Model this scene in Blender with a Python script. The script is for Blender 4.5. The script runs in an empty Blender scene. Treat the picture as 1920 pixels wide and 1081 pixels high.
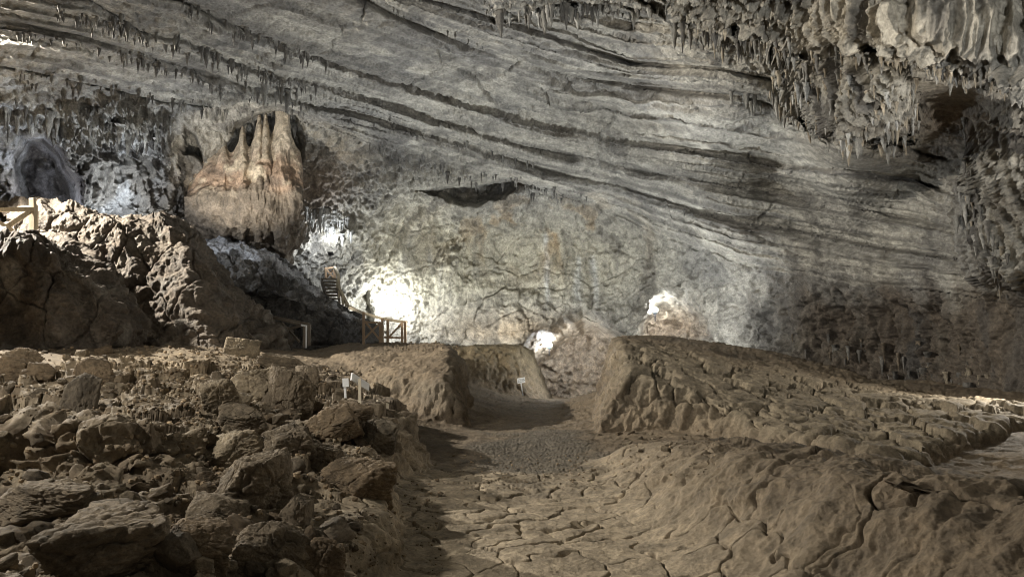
import bpy, math, random, time
import numpy as np
from mathutils import Vector, Matrix
T0 = time.time()
rng = np.random.default_rng(7)
random.seed(7)
C = bpy.context.scene.collection
f32 = np.float32

# ------------------------------------------------------------------ camera
CAM = np.array([0.0, 0.0, 1.7])
FOC = 1371.0
PITCH = math.atan((640 - 540.5) / FOC)
cp, sp = math.cos(PITCH), math.sin(PITCH)

def ray(px, py):
    """direction through photograph pixel, scaled so that its y component is 1"""
    u = (np.asarray(px, float) - 960) / FOC
    v = (540.5 - np.asarray(py, float)) / FOC
    y = cp - v * sp
    z = sp + v * cp
    return np.stack([u / y, np.ones_like(y), z / y], -1)

def at(px, py, Y):
    return CAM + ray(px, py) * np.asarray(Y, float)[..., None]

def project(P):
    d = P - CAM
    fy = d[..., 1] * cp + d[..., 2] * sp
    uz = -d[..., 1] * sp + d[..., 2] * cp
    fy = np.where(fy > 0.05, fy, 0.05)
    return 960 + FOC * d[..., 0] / fy, 540.5 - FOC * uz / fy

# ------------------------------------------------------------------ noise
_G = np.array([[1,1,0],[-1,1,0],[1,-1,0],[-1,-1,0],[1,0,1],[-1,0,1],[1,0,-1],[-1,0,-1],
               [0,1,1],[0,-1,1],[0,1,-1],[0,-1,-1],[1,1,0],[-1,1,0],[0,-1,1],[0,-1,-1]], f32)

def _hash(ix, iy, iz, seed):
    h = ix * np.int32(73856093) ^ iy * np.int32(19349663) ^ iz * np.int32(83492791) ^ np.int32(seed * 1013 + 77)
    h = (h ^ (h >> 13)) * np.int32(1274126177)
    return h ^ (h >> 16)

def _noise(p, seed):
    fl = np.floor(p); i = fl.astype(np.int32); f = p - fl
    w = f * f * f * (f * (f * 6 - 15) + 10)
    out = None
    r = []
    for dx in (0, 1):
        for dy in (0, 1):
            for dz in (0, 1):
                g = _G[_hash(i[:, 0] + dx, i[:, 1] + dy, i[:, 2] + dz, seed) & 15]
                r.append(g[:, 0] * (f[:, 0] - dx) + g[:, 1] * (f[:, 1] - dy) + g[:, 2] * (f[:, 2] - dz))
    wz = w[:, 2]; wy = w[:, 1]; wx = w[:, 0]
    a = [r[k] + (r[k + 1] - r[k]) * wz for k in (0, 2, 4, 6)]
    b0 = a[0] + (a[1] - a[0]) * wy; b1 = a[2] + (a[3] - a[2]) * wy
    return b0 + (b1 - b0) * wx

def noise(P, freq, seed=0, stretch=(1, 1, 1)):
    P = np.asarray(P, f32).reshape(-1, 3)
    s = np.array([freq * k for k in stretch], f32)
    out = np.empty(len(P), f32)
    old = np.seterr(over='ignore')
    for a in range(0, len(P), 120000):
        out[a:a + 120000] = _noise(P[a:a + 120000] * s + f32(seed * 17.31 + 0.37), seed)
    np.seterr(**old)
    return out

def fbm(P, freq, octs=4, seed=0, stretch=(1, 1, 1), gain=0.5, ridged=False):
    out = 0; a = 1.0; tot = 0
    for o in range(octs):
        n = noise(P, freq * 2.03 ** o, seed + o * 3, stretch)
        if ridged:
            n = 0.45 - np.abs(n) * 1.5
        out = out + a * n; tot += a; a *= gain
    return out / tot * 1.6

def worley(P, freq, seed=0, stretch=(1, 1, 1), dim=3):
    """F1, F2 and a random number per cell"""
    P = np.asarray(P, f32).reshape(-1, 3)
    s = np.array([freq * k for k in stretch], f32)
    F1 = np.empty(len(P), f32); E = np.empty(len(P), f32); ID = np.empty(len(P), f32)
    old = np.seterr(over='ignore')
    for a in range(0, len(P), 80000):
        p = P[a:a + 80000] * s
        if dim == 2: p[:, 2] = 0.5
        i = np.floor(p).astype(np.int32)
        f1 = np.full(len(p), 9, f32); f2 = np.full(len(p), 9, f32); idd = np.zeros(len(p), f32)
        for dx in (-1, 0, 1):
            for dy in (-1, 0, 1):
                for dz in ((-1, 0, 1) if dim == 3 else (0,)):
                    cx, cy, cz = i[:, 0] + dx, i[:, 1] + dy, i[:, 2] + dz
                    h = _hash(cx, cy, cz, seed)
                    jx = (h & 1023) / f32(1023); jy = ((h >> 10) & 1023) / f32(1023)
                    jz = ((h * np.int32(7477) >> 5) & 1023) / f32(1023)
                    d = (cx + jx - p[:, 0]) ** 2 + (cy + jy - p[:, 1]) ** 2
                    if dim == 3: d = d + (cz + jz - p[:, 2]) ** 2
                    d = np.sqrt(d)
                    nb = d < f1
                    f2 = np.where(nb, f1, np.minimum(f2, d)); f1 = np.where(nb, d, f1)
                    idd = np.where(nb, ((h * np.int32(911) >> 7) & 1023) / f32(1023), idd)
        F1[a:a + 80000] = f1; E[a:a + 80000] = f2 - f1; ID[a:a + 80000] = idd
    np.seterr(**old)
    return F1, E, ID

def sstep(a, b, x):
    t = np.clip((x - a) / (b - a), 0, 1)
    return t * t * (3 - 2 * t)

def mixc(a, b, t):
    return a + (np.asarray(b, f32) - a) * np.asarray(t)[..., None]

def rbf(X, v, c, poly=True):
    X = np.asarray(X, float); v = np.asarray(v, float)
    n, d = X.shape
    K = np.sqrt(((X[:, None] - X[None]) ** 2).sum(-1) + c * c)
    Pm = np.hstack([np.ones((n, 1)), X]) if poly else np.ones((n, 1))
    m = Pm.shape[1]
    A = np.zeros((n + m, n + m)); A[:n, :n] = K; A[:n, n:] = Pm; A[n:, :n] = Pm.T
    w = np.linalg.solve(A + 1e-9 * np.eye(n + m), np.concatenate([v, np.zeros(m)]))
    def ev(Q):
        Q = np.asarray(Q, float).reshape(-1, d)
        out = np.empty(len(Q))
        for a in range(0, len(Q), 40000):
            q = Q[a:a + 40000]
            D = np.sqrt(((q[:, None] - X[None]) ** 2).sum(-1) + c * c)
            out[a:a + 40000] = D @ w[:n] + w[n] + (q @ w[n + 1:] if poly else 0)
        return out
    return ev

def polysd(x, y, poly):
    """signed distance to a polygon, positive inside"""
    poly = np.asarray(poly, float)
    best = np.full(np.shape(x), 1e9); inside = np.zeros(np.shape(x), bool)
    for (x0, y0), (x1, y1) in zip(poly, np.roll(poly, -1, 0)):
        dx, dy = x1 - x0, y1 - y0
        t = np.clip(((x - x0) * dx + (y - y0) * dy) / (dx * dx + dy * dy + 1e-12), 0, 1)
        best = np.minimum(best, np.hypot(x - x0 - t * dx, y - y0 - t * dy))
        cr = ((y0 > y) != (y1 > y))
        with np.errstate(divide='ignore', invalid='ignore'):
            xs = x0 + (y - y0) / (y1 - y0 if y1 != y0 else 1e-9) * dx
        inside ^= cr & (x < xs)
    return np.where(inside, best, -best)

# ------------------------------------------------------------------ objects
def set_props(o, label=None, cat=None, group=None, kind=None):
    if label: o['label'] = label
    if cat: o['category'] = cat
    if group: o['group'] = group
    if kind: o['kind'] = kind
    return o

def link(name, me, mat=None, parent=None):
    o = bpy.data.objects.new(name, me); C.objects.link(o)
    if mat is not None and me is not None and not me.materials: me.materials.append(mat)
    if parent: o.parent = parent
    return o

def empty(name, loc, label, cat, group=None, rz=0):
    o = bpy.data.objects.new(name, None); C.objects.link(o)
    o.location = loc; o.rotation_euler = (0, 0, rz); o.empty_display_size = 0.2
    return set_props(o, label, cat, group)

def np_mesh(name, V, F, col=None, smooth=True):
    """mesh from numpy vertices and quads (or triangles)"""
    me = bpy.data.meshes.new(name)
    V = np.asarray(V, f32).reshape(-1, 3); F = np.asarray(F, np.int32)
    k = F.shape[1]
    me.vertices.add(len(V)); me.vertices.foreach_set('co', V.ravel())
    me.loops.add(F.size); me.loops.foreach_set('vertex_index', F.ravel())
    me.polygons.add(len(F))
    me.polygons.foreach_set('loop_start', np.arange(0, F.size, k, dtype=np.int32))
    me.polygons.foreach_set('loop_total', np.full(len(F), k, np.int32))
    me.polygons.foreach_set('use_smooth', np.full(len(F), bool(smooth)))
    me.update(calc_edges=True)
    if col is not None:
        at_ = me.color_attributes.new('col', 'FLOAT_COLOR', 'POINT')
        c4 = np.ones((len(V), 4), f32); c4[:, :3] = np.asarray(col, f32).reshape(-1, 3)
        at_.data.foreach_set('color', c4.ravel())
    return me

def grid_faces(nr, nc, wrap=False):
    idx = np.arange(nr * nc).reshape(nr, nc)
    if wrap: idx = np.hstack([idx, idx[:, :1]])
    return np.stack([idx[:-1, :-1], idx[:-1, 1:], idx[1:, 1:], idx[1:, :-1]], -1).reshape(-1, 4)

def grid_normals(P):
    du = np.gradient(P, axis=1); dv = np.gradient(P, axis=0)
    n = np.cross(du, dv)
    return n / (np.linalg.norm(n, axis=-1, keepdims=True) + 1e-9)

def catmull(P, n, axis):
    """resample control points along an axis with a Catmull-Rom spline"""
    P = np.moveaxis(np.asarray(P, float), axis, 0)
    m = len(P); t = np.linspace(0, m - 1, n); i = np.minimum(t.astype(int), m - 2); u = (t - i).reshape([-1] + [1] * (P.ndim - 1))
    Q = np.concatenate([2 * P[:1] - P[1:2], P, 2 * P[-1:] - P[-2:-1]])
    a, b, c, d = Q[i], Q[i + 1], Q[i + 2], Q[i + 3]
    r = 0.5 * (2 * b + (c - a) * u + (2 * a - 5 * b + 4 * c - d) * u ** 2 + (3 * b - a - 3 * c + d) * u ** 3)
    return np.moveaxis(r, 0, axis)

# ------------------------------------------------------------------ materials
def N(nt, t, **kw):
    n = nt.nodes.new(t)
    for k, v in kw.items(): setattr(n, k, v)
    return n

def stone_mat(name, colour=None, scale=6.0, bump=0.5, dist=0.03, rough=0.9, vary=0.35, attr=True, sheen=.1):
    m = bpy.data.materials.new(name); m.use_nodes = True
    nt = m.node_tree; L = nt.links; b = nt.nodes['Principled BSDF']
    tc = N(nt, 'ShaderNodeTexCoord')
    n1 = N(nt, 'ShaderNodeTexNoise'); n1.inputs['Scale'].default_value = scale; n1.inputs['Detail'].default_value = 8; n1.inputs['Roughness'].default_value = 0.65
    n2 = N(nt, 'ShaderNodeTexNoise'); n2.inputs['Scale'].default_value = scale * 5; n2.inputs['Detail'].default_value = 6; n2.inputs['Roughness'].default_value = 0.7
    for n_ in (n1, n2): L.new(tc.outputs['Object'], n_.inputs['Vector'])
    mr = N(nt, 'ShaderNodeMapRange'); mr.inputs['From Min'].default_value = 0.3; mr.inputs['From Max'].default_value = 0.7
    mr.inputs['To Min'].default_value = 1 - vary; mr.inputs['To Max'].default_value = 1 + vary
    L.new(n1.outputs['Fac'], mr.inputs['Value'])
    mx = N(nt, 'ShaderNodeMix', data_type='RGBA', blend_type='MULTIPLY'); mx.inputs[0].default_value = 1
    if attr:
        a = N(nt, 'ShaderNodeVertexColor'); a.layer_name = 'col'; L.new(a.outputs['Color'], mx.inputs[6])
    else:
        mx.inputs[6].default_value = (*colour, 1)
    m2 = N(nt, 'ShaderNodeMapRange'); m2.inputs['From Min'].default_value = 0.32; m2.inputs['From Max'].default_value = 0.68
    m2.inputs['To Min'].default_value = 1 - vary * .8; m2.inputs['To Max'].default_value = 1 + vary * .8
    L.new(n2.outputs['Fac'], m2.inputs['Value'])
    pr = N(nt, 'ShaderNodeMath', operation='MULTIPLY'); L.new(mr.outputs['Result'], pr.inputs[0]); L.new(m2.outputs['Result'], pr.inputs[1])
    L.new(pr.outputs[0], mx.inputs[7]); L.new(mx.outputs[2], b.inputs['Base Color'])
    b.inputs['Roughness'].default_value = rough
    if attr:
        mr3 = N(nt, 'ShaderNodeMapRange'); mr3.inputs['From Min'].default_value = 0.35; mr3.inputs['From Max'].default_value = 0.65
        mr3.inputs['To Min'].default_value = rough - sheen; mr3.inputs['To Max'].default_value = min(1, rough + .08)
        L.new(n1.outputs['Fac'], mr3.inputs['Value']); L.new(mr3.outputs['Result'], b.inputs['Roughness'])
    b.inputs['Specular IOR Level'].default_value = 0.35
    ad = N(nt, 'ShaderNodeMath', operation='MULTIPLY_ADD'); ad.inputs[1].default_value = 0.5
    L.new(n2.outputs['Fac'], ad.inputs[0]); L.new(n1.outputs['Fac'], ad.inputs[2])
    bp = N(nt, 'ShaderNodeBump'); bp.inputs['Strength'].default_value = bump; bp.inputs['Distance'].default_value = dist
    L.new(ad.outputs[0], bp.inputs['Height']); L.new(bp.outputs['Normal'], b.inputs['Normal'])
    return m

def wood_mat(name, colour):
    m = stone_mat(name, colour, scale=9, bump=0.3, dist=0.01, rough=0.65, vary=0.25, attr=False)
    nt = m.node_tree
    mp = N(nt, 'ShaderNodeMapping'); mp.inputs['Scale'].default_value = (3, 3, 0.4)
    tc = [n for n in nt.nodes if n.type == 'TEX_COORD'][0]
    nt.links.new(tc.outputs['Object'], mp.inputs['Vector'])
    for n in nt.nodes:
        if n.type == 'TEX_NOISE': nt.links.new(mp.outputs[0], n.inputs['Vector'])
    return m

def emit_mat(name, colour, strength):
    m = bpy.data.materials.new(name); m.use_nodes = True
    b = m.node_tree.nodes['Principled BSDF']
    b.inputs['Emission Color'].default_value = (*colour, 1); b.inputs['Emission Strength'].default_value = strength
    return m

M_ROCK = stone_mat('limestone', scale=2.6, bump=0.85, dist=0.12, vary=0.5, sheen=.35)
M_MUD = stone_mat('dried mud', scale=5, bump=0.8, dist=0.04, vary=0.4)
M_STONE = stone_mat('broken stone', scale=5, bump=0.8, dist=0.03, vary=0.4)
M_WOOD = wood_mat('pale timber', (0.44, 0.38, 0.28))
M_WOODD = wood_mat('weathered timber', (0.16, 0.135, 0.105))
M_WOODO = wood_mat('orange timber', (0.27, 0.19, 0.12))
M_WHITE = stone_mat('white painted board', (0.80, 0.82, 0.84), scale=4, bump=0.05, dist=0.005, rough=0.6, vary=0.08, attr=False)
M_CREAM = stone_mat('cream painted board', (0.62, 0.56, 0.44), scale=4, bump=0.05, dist=0.005, rough=0.6, vary=0.1, attr=False)
M_INK = stone_mat('faded ink', (0.16, 0.18, 0.2), scale=4, bump=0.0, dist=0.005, rough=0.7, vary=0.1, attr=False)
M_METAL = stone_mat('dark lamp metal', (0.03, 0.03, 0.035), scale=5, bump=0.05, dist=0.003, rough=0.5, vary=0.1, attr=False)

# ------------------------------------------------------------------ cave shell
CTRL = [(0,0,15),(300,0,16.5),(690,0,18),(960,0,18),(1300,0,16),(1600,0,13.4),(1920,0,11.6),(1600,70,13.6),(1880,140,12.0),(1600,-120,13),(1900,-120,11),(1580,130,15.1),(1590,250,15.8),
 (0,150,20),(300,150,22),(600,150,24.5),(900,150,25),(1200,150,23.5),(1400,190,20),
 (0,300,24),(150,300,25),(350,280,27.5),(520,300,30),(620,330,31),(800,330,33),(1000,300,32),(1200,300,29),(1500,300,24),(1700,300,20),(1900,300,16),
 (150,400,25),(350,420,29),(620,430,33),(800,400,37),(1000,400,38),(1200,400,35),(1400,400,29),(1600,400,25),(1800,400,20),(1920,400,17),
 (0,500,26),(400,500,30),(620,500,35),(800,500,38),(1000,500,39),(1200,500,37),(1350,520,33),(1500,520,28.5),(1700,520,23),(1900,520,18),
 (0,640,26),(400,640,32),(600,640,37),(800,640,39),(950,640,38),(1200,640,36),(1350,640,33),(1500,640,28.5),(1700,700,23),(1900,720,18),
 (600,800,36),(1000,800,38),(1500,800,27),(1900,800,17),
 (-300,0,14),(-300,300,24),(-400,600,24),(-300,800,24),(-1200,300,14),(-1200,0,10),(-1200,600,14),
 (2250,0,9),(2250,300,13),(2250,600,14.5),(2250,800,14),(3000,300,9),(3000,0,7),(3000,600,10),(3000,800,10),
 (300,-400,10),(960,-400,11),(1600,-400,8),(300,-900,6),(960,-900,7),(1600,-900,5.5)]
dirs, lr = [], []
for px, py, Y in CTRL:
    r = ray(px, py) * Y; d = np.linalg.norm(r); dirs.append(r / d); lr.append(math.log(d))
for az in range(75, 290, 30):
    for el in (-25, 0, 30):
        a, e = math.radians(az), math.radians(el)
        dirs.append([math.sin(a) * math.cos(e), math.cos(a) * math.cos(e), math.sin(e)]); lr.append(math.log(11.5 - el * 0.06))
dirs.append([0, 0, 1]); lr.append(math.log(8.0)); dirs.append([0, -0.5, 0.866]); lr.append(math.log(8.5))
shell_r = rbf(dirs, lr, 0.08)

BEDS = [
 [(-400,-300),(480,-75),(690,-30),(960,42),(1100,92),(1180,118),(1340,128),(1500,160),(1700,195),(2300,300)],
 [(-400,-200),(338,-70),(545,-45),(690,0),(745,30),(820,60),(900,95),(1060,145),(1240,165),(1400,182),(1500,215),(1600,250),(1750,290),(2300,420)],
 [(-400,-130),(200,-30),(338,0),(408,35),(505,70),(615,120),(780,165),(910,205),(1050,240),(1240,272),(1473,307),(1617,322),(1722,338),(1800,370),(2300,480)],
 [(-400,-80),(167,0),(272,62),(350,78),(427,113),(520,140),(600,155),(745,200),(870,240),(1000,280),(1105,295),(1240,326),(1395,353),(1473,365),(1590,389),(1706,408),(1850,440),(2300,560)],
 [(-400,-20),(40,43),(233,90),(427,148),(570,190),(700,222),(860,268),(1020,318),(1160,345),(1275,384),(1350,406),(1522,436),(1612,455),(1725,474),(1800,483),(2300,600)],
 [(-400,60),(40,130),(300,190),(560,228),(700,272),(860,315),(1000,348),(1100,385),(1250,450),(1400,500),(1600,535),(1800,550),(2300,660)],
]
def bed_coord(px, py):
    ys = np.stack([np.interp(px, [p[0] for p in b], [p[1] for p in b]) for b in BEDS])
    out = np.full(px.shape, -1.0)
    top = ys[0] - 75
    out = np.where(py < ys[0], -np.clip((ys[0] - py) / 75, 0, 6), out)
    for k in range(len(BEDS) - 1):
        m = (py >= ys[k]) & (py < ys[k + 1])
        out = np.where(m, k + (py - ys[k]) / (ys[k + 1] - ys[k]), out)
    out = np.where(py >= ys[-1], len(BEDS) - 1 + np.clip((py - ys[-1]) / 400, 0, 1), out)
    return out

RECESS = [  # outline in photograph pixels, extra depth in metres, edge softness in pixels
 ([(955,690),(1000,642),(1030,612),(1052,600),(1092,592),(1135,598),(1178,628),(1205,665),(1210,790),(955,790)], 6.0, 48),
 ([(1205,612),(1218,568),(1242,546),(1270,547),(1294,570),(1318,598),(1335,650),(1205,650)], 2.6, 30),
 ([(30,420),(24,300),(45,258),(85,254),(115,285),(145,340),(156,420)], 3.2, 26),
 ([(425,275),(440,235),(488,200),(520,195),(560,210),(575,270),(560,330),(430,330)], 2.3, 16),
 ([(344,290),(350,235),(360,240),(372,250),(376,300),(362,290)], 2.0, 6),
 ([(770,358),(900,340),(960,328),(995,348),(940,376),(850,382)], 2.2, 14),
 ([(1385,660),(1395,605),(1420,575),(1475,560),(1490,660)], 1.6, 50),
 ([(1700,165),(1800,150),(1905,170),(1905,275),(1760,255),(1718,235)], 1.5, 45),
 ([(640,640),(662,560),(690,545),(700,580),(700,640)], 1.5, 10),
 ([(1480,640),(1520,545),(1640,530),(1780,560),(1860,640),(1880,800),(1480,800)], 1.5, 75),
]
BULGE = [
 ([(1180,-80),(1250,10),(1330,62),(1450,78),(1480,92),(1600,98),(1700,108),(1780,132),(1860,152),(1930,190),(2300,260),(2300,-80)], 1.9, 9),
 ([(1440,80),(1480,215),(1560,255),(1640,268),(1720,262),(1735,190),(1700,120),(1560,90)], 1.3, 9),
 ([(1840,140),(1815,300),(1800,420),(1830,520),(1960,560),(2200,500),(2200,120)], 1.2, 50),
 ([(905,-60),(905,12),(930,30),(1010,22),(1100,24),(1180,34),(1260,10),(1260,-60)], 0.9, 10),
 ([(95,240),(150,400),(330,420),(340,330),(280,200),(200,190),(120,210)], 0.8, 40),
 ([(450,130),(470,215),(540,225),(600,150),(600,100),(500,90)], 0.3, 40),
 ([(860,450),(874,520),(860,640),(800,660),(822,560),(838,470)], 0.7, 22),
]
def ell(px, py, cx, cy, rx, ry):
    return np.exp(-(((px - cx) / rx) ** 2 + ((py - cy) / ry) ** 2))

def zone_drape(px, py):
    m = 0
    for cx, cy, rx, ry, s in [(1600,30,420,75,1.0),(1590,190,170,80,1.0),(1850,320,110,230,.9),(180,300,210,110,1.0),
                              (500,190,160,60,.7),(330,60,220,50,.45),(460,370,140,60,.7),(620,440,60,80,1.0),(780,330,140,60,.6),
                              (700,470,60,120,.6),(1680,650,230,130,1.0),(1080,10,220,35,.8),(1130,300,60,60,.6),(1100,470,200,60,.25),(860,470,40,70,.9),
                              (1420,90,140,60,.8)]:
        m = np.maximum(m, s * ell(px, py, cx, cy, rx, ry))
    return m

def grade(segs):
    out = []
    for a, b, n in segs: out.append(np.linspace(a, b, n, endpoint=False))
    return np.concatenate(out + [[segs[-1][1]]])

az = np.radians(grade([(-180,-48,44),(-48,-38,90),(-38,38,1060),(38,48,90),(48,180,44)]))
el = np.radians(grade([(-40,-6,18),(-6,27,470),(27,33,50),(33,89,34)]))
AZ, EL = np.meshgrid(az, el)
D = np.stack([np.sin(AZ) * np.cos(EL), np.cos(AZ) * np.cos(EL), np.sin(EL)], -1)
R = np.exp(shell_r(D.reshape(-1, 3))).reshape(AZ.shape)
PX, PY = project(CAM + D)
front = sstep(62, 50, np.degrees(np.abs(AZ))) * sstep(50, 36, np.degrees(EL))
PX = np.clip(PX, -1500, 3400); PY = np.clip(PY, -1500, 1500)
P0 = CAM + D * R[..., None]
# warp so that every traced edge is ragged
w1 = fbm(P0, 0.55, 4, 11).reshape(AZ.shape); w2 = fbm(P0, 0.55, 4, 29).reshape(AZ.shape)
wv = fbm(P0, 1.4, 3, 31, (1, 1, 0.1)).reshape(AZ.shape)
QX = PX + w1 * 16; QY = PY + w2 * 12
BM = np.zeros_like(R); rag = PY - wv * 34
for poly, dep, soft in BULGE[:3] + BULGE[4:5]:
    bx = np.asarray(poly); sel = (PX > bx[:, 0].min() - 90) & (PX < bx[:, 0].max() + 90) & (PY > bx[:, 1].min() - 90) & (PY < bx[:, 1].max() + 90) & (front > .5)
    BM[sel] = np.maximum(BM[sel], sstep(-14, 4, polysd(QX[sel], rag[sel], poly)))
B = bed_coord(PX + w1 * 2, PY + w2 * 1.5)
k = np.floor(B); t = B - k
bedn = noise(P0, 0.12, 41).reshape(AZ.shape)
rise = 0.30 + 0.16 * noise(np.stack([k * 3.7, P0[..., 0] * 0.25, P0[..., 1] * 0.25], -1), 1.0, 5).reshape(AZ.shape)
g = np.where(t < rise, 0.05 * t / rise, 0.05 + 0.95 * (t - rise) / (1 - rise))
stair_on = front * (B > -4) * np.where(B >= 5, 0, 1) * sstep(-100, 60, PX) * (1 - 0.85 * zone_drape(PX, PY)) * (1 - BM)
amp = 2.2 * R / 24 * (1 + .5 * sstep(1000, 1250, PX))
dR = stair_on * amp * (g - t)
# open bedding joints
gap = np.minimum(t, 1 - t)
dR += stair_on * 0.55 * np.exp(-(np.where(t < .5, t, (1 - t) * 2.0) / 0.045) ** 2) * np.clip(0.5 + 1.8 * bedn, 0, 1)
# thin sub-beds
sub = np.abs(((B * 3.5 + 0.35 * w1 + .3 * bedn) % 1) - 0.5) * 2
dR += stair_on * 0.30 * (sstep(0.08, 0.3, sub) - 0.5) * np.clip(0.45 + 1.9 * noise(P0, 0.16, 47).reshape(AZ.shape), 0, 1)
RC = np.zeros_like(R)
for poly, dep, soft in RECESS:
    bx = np.asarray(poly); sel = (PX > bx[:, 0].min() - 90) & (PX < bx[:, 0].max() + 90) & (PY > bx[:, 1].min() - 90) & (PY < bx[:, 1].max() + 90) & (front > .5)
    kq = 1.3 if poly[0][0] in (955, 1205) else .5
    sd = polysd(PX[sel] + kq * (QX[sel] - PX[sel]), PY[sel] + kq * (QY[sel] - PY[sel]), poly)
    dR[sel] += dep * sstep(-soft * .3, soft, sd); RC[sel] = np.maximum(RC[sel], sstep(-soft * .3, soft, sd))
rag = PY - wv * 34
for poly, dep, soft in BULGE:
    bx = np.asarray(poly); sel = (PX > bx[:, 0].min() - 90) & (PX < bx[:, 0].max() + 90) & (PY > bx[:, 1].min() - 90) & (PY < bx[:, 1].max() + 90) & (front > .5)
    sd = polysd(QX[sel], rag[sel], poly)
    dR[sel] -= dep * sstep(-soft * .6, soft, sd)
R1 = R + dR
P1 = CAM + D * R1[..., None]
nrm = -grid_normals(P0)
nrm *= np.where((nrm * D).sum(-1, keepdims=True) > 0, -1, 1)
nrm = nrm * .65 - D * .35
nrm /= np.linalg.norm(nrm, axis=-1, keepdims=True)
DR = np.maximum(zone_drape(QX, QY), BM * .9)
s = R / 24
Pf = P1.reshape(-1, 3)
shp = AZ.shape
rib = fbm(Pf, 1.5, 3, 61, (1, 1, 0.10), 0.6, True).reshape(shp)
rib2 = fbm(Pf, 4.2, 2, 67, (1, 1, 0.16), 0.6, True).reshape(shp)
lump = fbm(Pf, 0.35, 3, 71).reshape(shp)
rough = fbm(Pf, 1.1, 5, 75, gain=0.62).reshape(shp)
ridg = -fbm(Pf + np.stack([w1.ravel(), w2.ravel(), w1.ravel()], -1) * .3, 0.8, 5, 83, (1, 1, 1.25), gain=0.6, ridged=True).reshape(shp)
ribb = fbm(Pf, .75, 3, 141, (1, 1, .16), .6, True).reshape(shp)
bigdr = np.clip(BM * .8 + ell(PX, PY, 1650, 20, 380, 130) + ell(PX, PY, 1590, 190, 170, 90) + ell(PX, PY, 1860, 320, 90, 200), 0, 1)
ribc = fbm(Pf, 3.0, 3, 143, (1, 1, .13), .6, True).reshape(shp)
pits = noise(Pf, 2.4, 97).reshape(shp)
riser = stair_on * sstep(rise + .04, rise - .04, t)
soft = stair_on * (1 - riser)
calm = np.clip(ell(PX, PY, 780, 480, 120, 90) + ell(PX, PY, 1010, 500, 190, 80), 0, 1)
along = PX / FOC * R                                   # distance along the beds, metres
IB = np.stack([along, B * 2.4, 0 * B], -1).reshape(-1, 3)
streak = fbm(IB, 1.0, 5, 131, (.30, 2.4, 1), .6, True).reshape(shp)
joint = fbm(IB, 1.0, 4, 137, (1.3, .35, 1), .6, True).reshape(shp)
IB2 = np.stack([along + .35 * w1, B * 2.4 + .25 * w2, 0 * B], -1).reshape(-1, 3)
frac = worley(IB2, 1.0, 149, (.28, .85, 1), 2)
fed = sstep(0, .035, frac[1]).reshape(shp)
lam = noise(np.stack([B * 9 + .5 * w1, .05 * along, 0 * B], -1), 1.0, 151).reshape(shp)
plate = worley(Pf + np.stack([w1.ravel(), w2.ravel(), w1.ravel()], -1) * .4, .45, 5, (1, 1, 1.5))
pid = plate[2].reshape(shp); ped = sstep(0, .06, plate[1]).reshape(shp)
wild = (1 - stair_on) * (1 - .6 * calm)
qs = 1 - .62 * stair_on * (1 - .8 * DR)
nb = 1 - .65 * BM
disp = .30 * nb * lump * (1 - .65 * stair_on) + .15 * nb * qs * rough * (1 - .5 * calm) * (1 - .75 * riser) + .17 * nb * qs * ridg * (1 - .7 * calm) * (1 - .8 * riser) \
     - stair_on * (1 - DR) * .16 * (1 - fed) + stair_on * .12 * (frac[2].reshape(shp) - .5) + stair_on * .10 * lam \
     + soft * .13 * streak + riser * .10 * joint \
     + DR * (.34 * rib + .20 * rib2 + .15 * bigdr * ribb) + BM * .55 * ribc + .16 * (pid - .5) * (1 - DR) * (1 - .6 * soft) - .10 * (1 - ped) * (1 - DR) * (1 - .7 * soft) \
     - .16 * sstep(.25, .5, pits) * wild
disp += -.12 * wild * fbm(Pf, 2.4, 4, 101, (1, 1, .35), .6, True).reshape(shp)
disp += -.085 * fbm(Pf, 4.0, 4, 103, (1, 1, .8), gain=.75, ridged=True).reshape(shp) * (1 - .5 * riser) * (1 - .35 * calm)
disp += RC * (.30 * ridg + .45 * fbm(Pf, .45, 3, 145, (1, 1, .5), .5, True).reshape(shp))
spc = np.zeros_like(R); spc[1:] = np.linalg.norm(np.diff(P1, axis=0), axis=-1); ref = R * np.maximum(np.gradient(EL, axis=0), 1e-4)
spc = np.maximum(spc, np.roll(spc, -1, 0)); att = np.clip(2.6 * ref / (spc + 1e-6), .12, 1)
att = (att + np.roll(att, 1, 0) + np.roll(att, -1, 0) + np.roll(att, 1, 1) + np.roll(att, -1, 1)) / 5
disp *= att
disp *= np.clip(R / 22, .5, 1.3) * (.35 + .65 * front)
P2 = P1 + nrm * disp[..., None]
# colour of the rock itself
cn = fbm(Pf, 0.22, 4, 111).reshape(shp); cn2 = fbm(Pf, 0.7, 4, 117, (1, 1, .4)).reshape(shp); st = fbm(Pf, 0.9, 3, 123, (1, 1, .12)).reshape(shp)
col = np.empty(shp + (3,), f32); col[:] = (0.27, 0.26, 0.23)
col = mixc(col, (0.19, 0.185, 0.172), sstep(-.1, .4, cn))
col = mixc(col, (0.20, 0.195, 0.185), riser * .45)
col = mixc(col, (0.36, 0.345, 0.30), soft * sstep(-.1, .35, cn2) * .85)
col = mixc(col, (.12, .115, .105), stair_on * sstep(.12, .4, lam) * .75)
col = mixc(col, (.40, .385, .34), stair_on * sstep(-.15, -.42, lam) * .6)
col = mixc(col, (0.46, 0.485, 0.51), np.clip(ell(PX, PY, 190, 320, 110, 95) + ell(PX, PY, 20, 230, 60, 80), 0, 1) * sstep(-.15, .2, cn2) * .9)
col = mixc(col, (0.25, 0.185, 0.13), np.clip(ell(PX, PY, 440, 380, 130, 70) + ell(PX, PY, 610, 340, 60, 50) * .6, 0, 1) * .85)
col = mixc(col, (0.385, 0.355, 0.27), np.clip(calm * 1.2, 0, 1) * .85)
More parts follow.
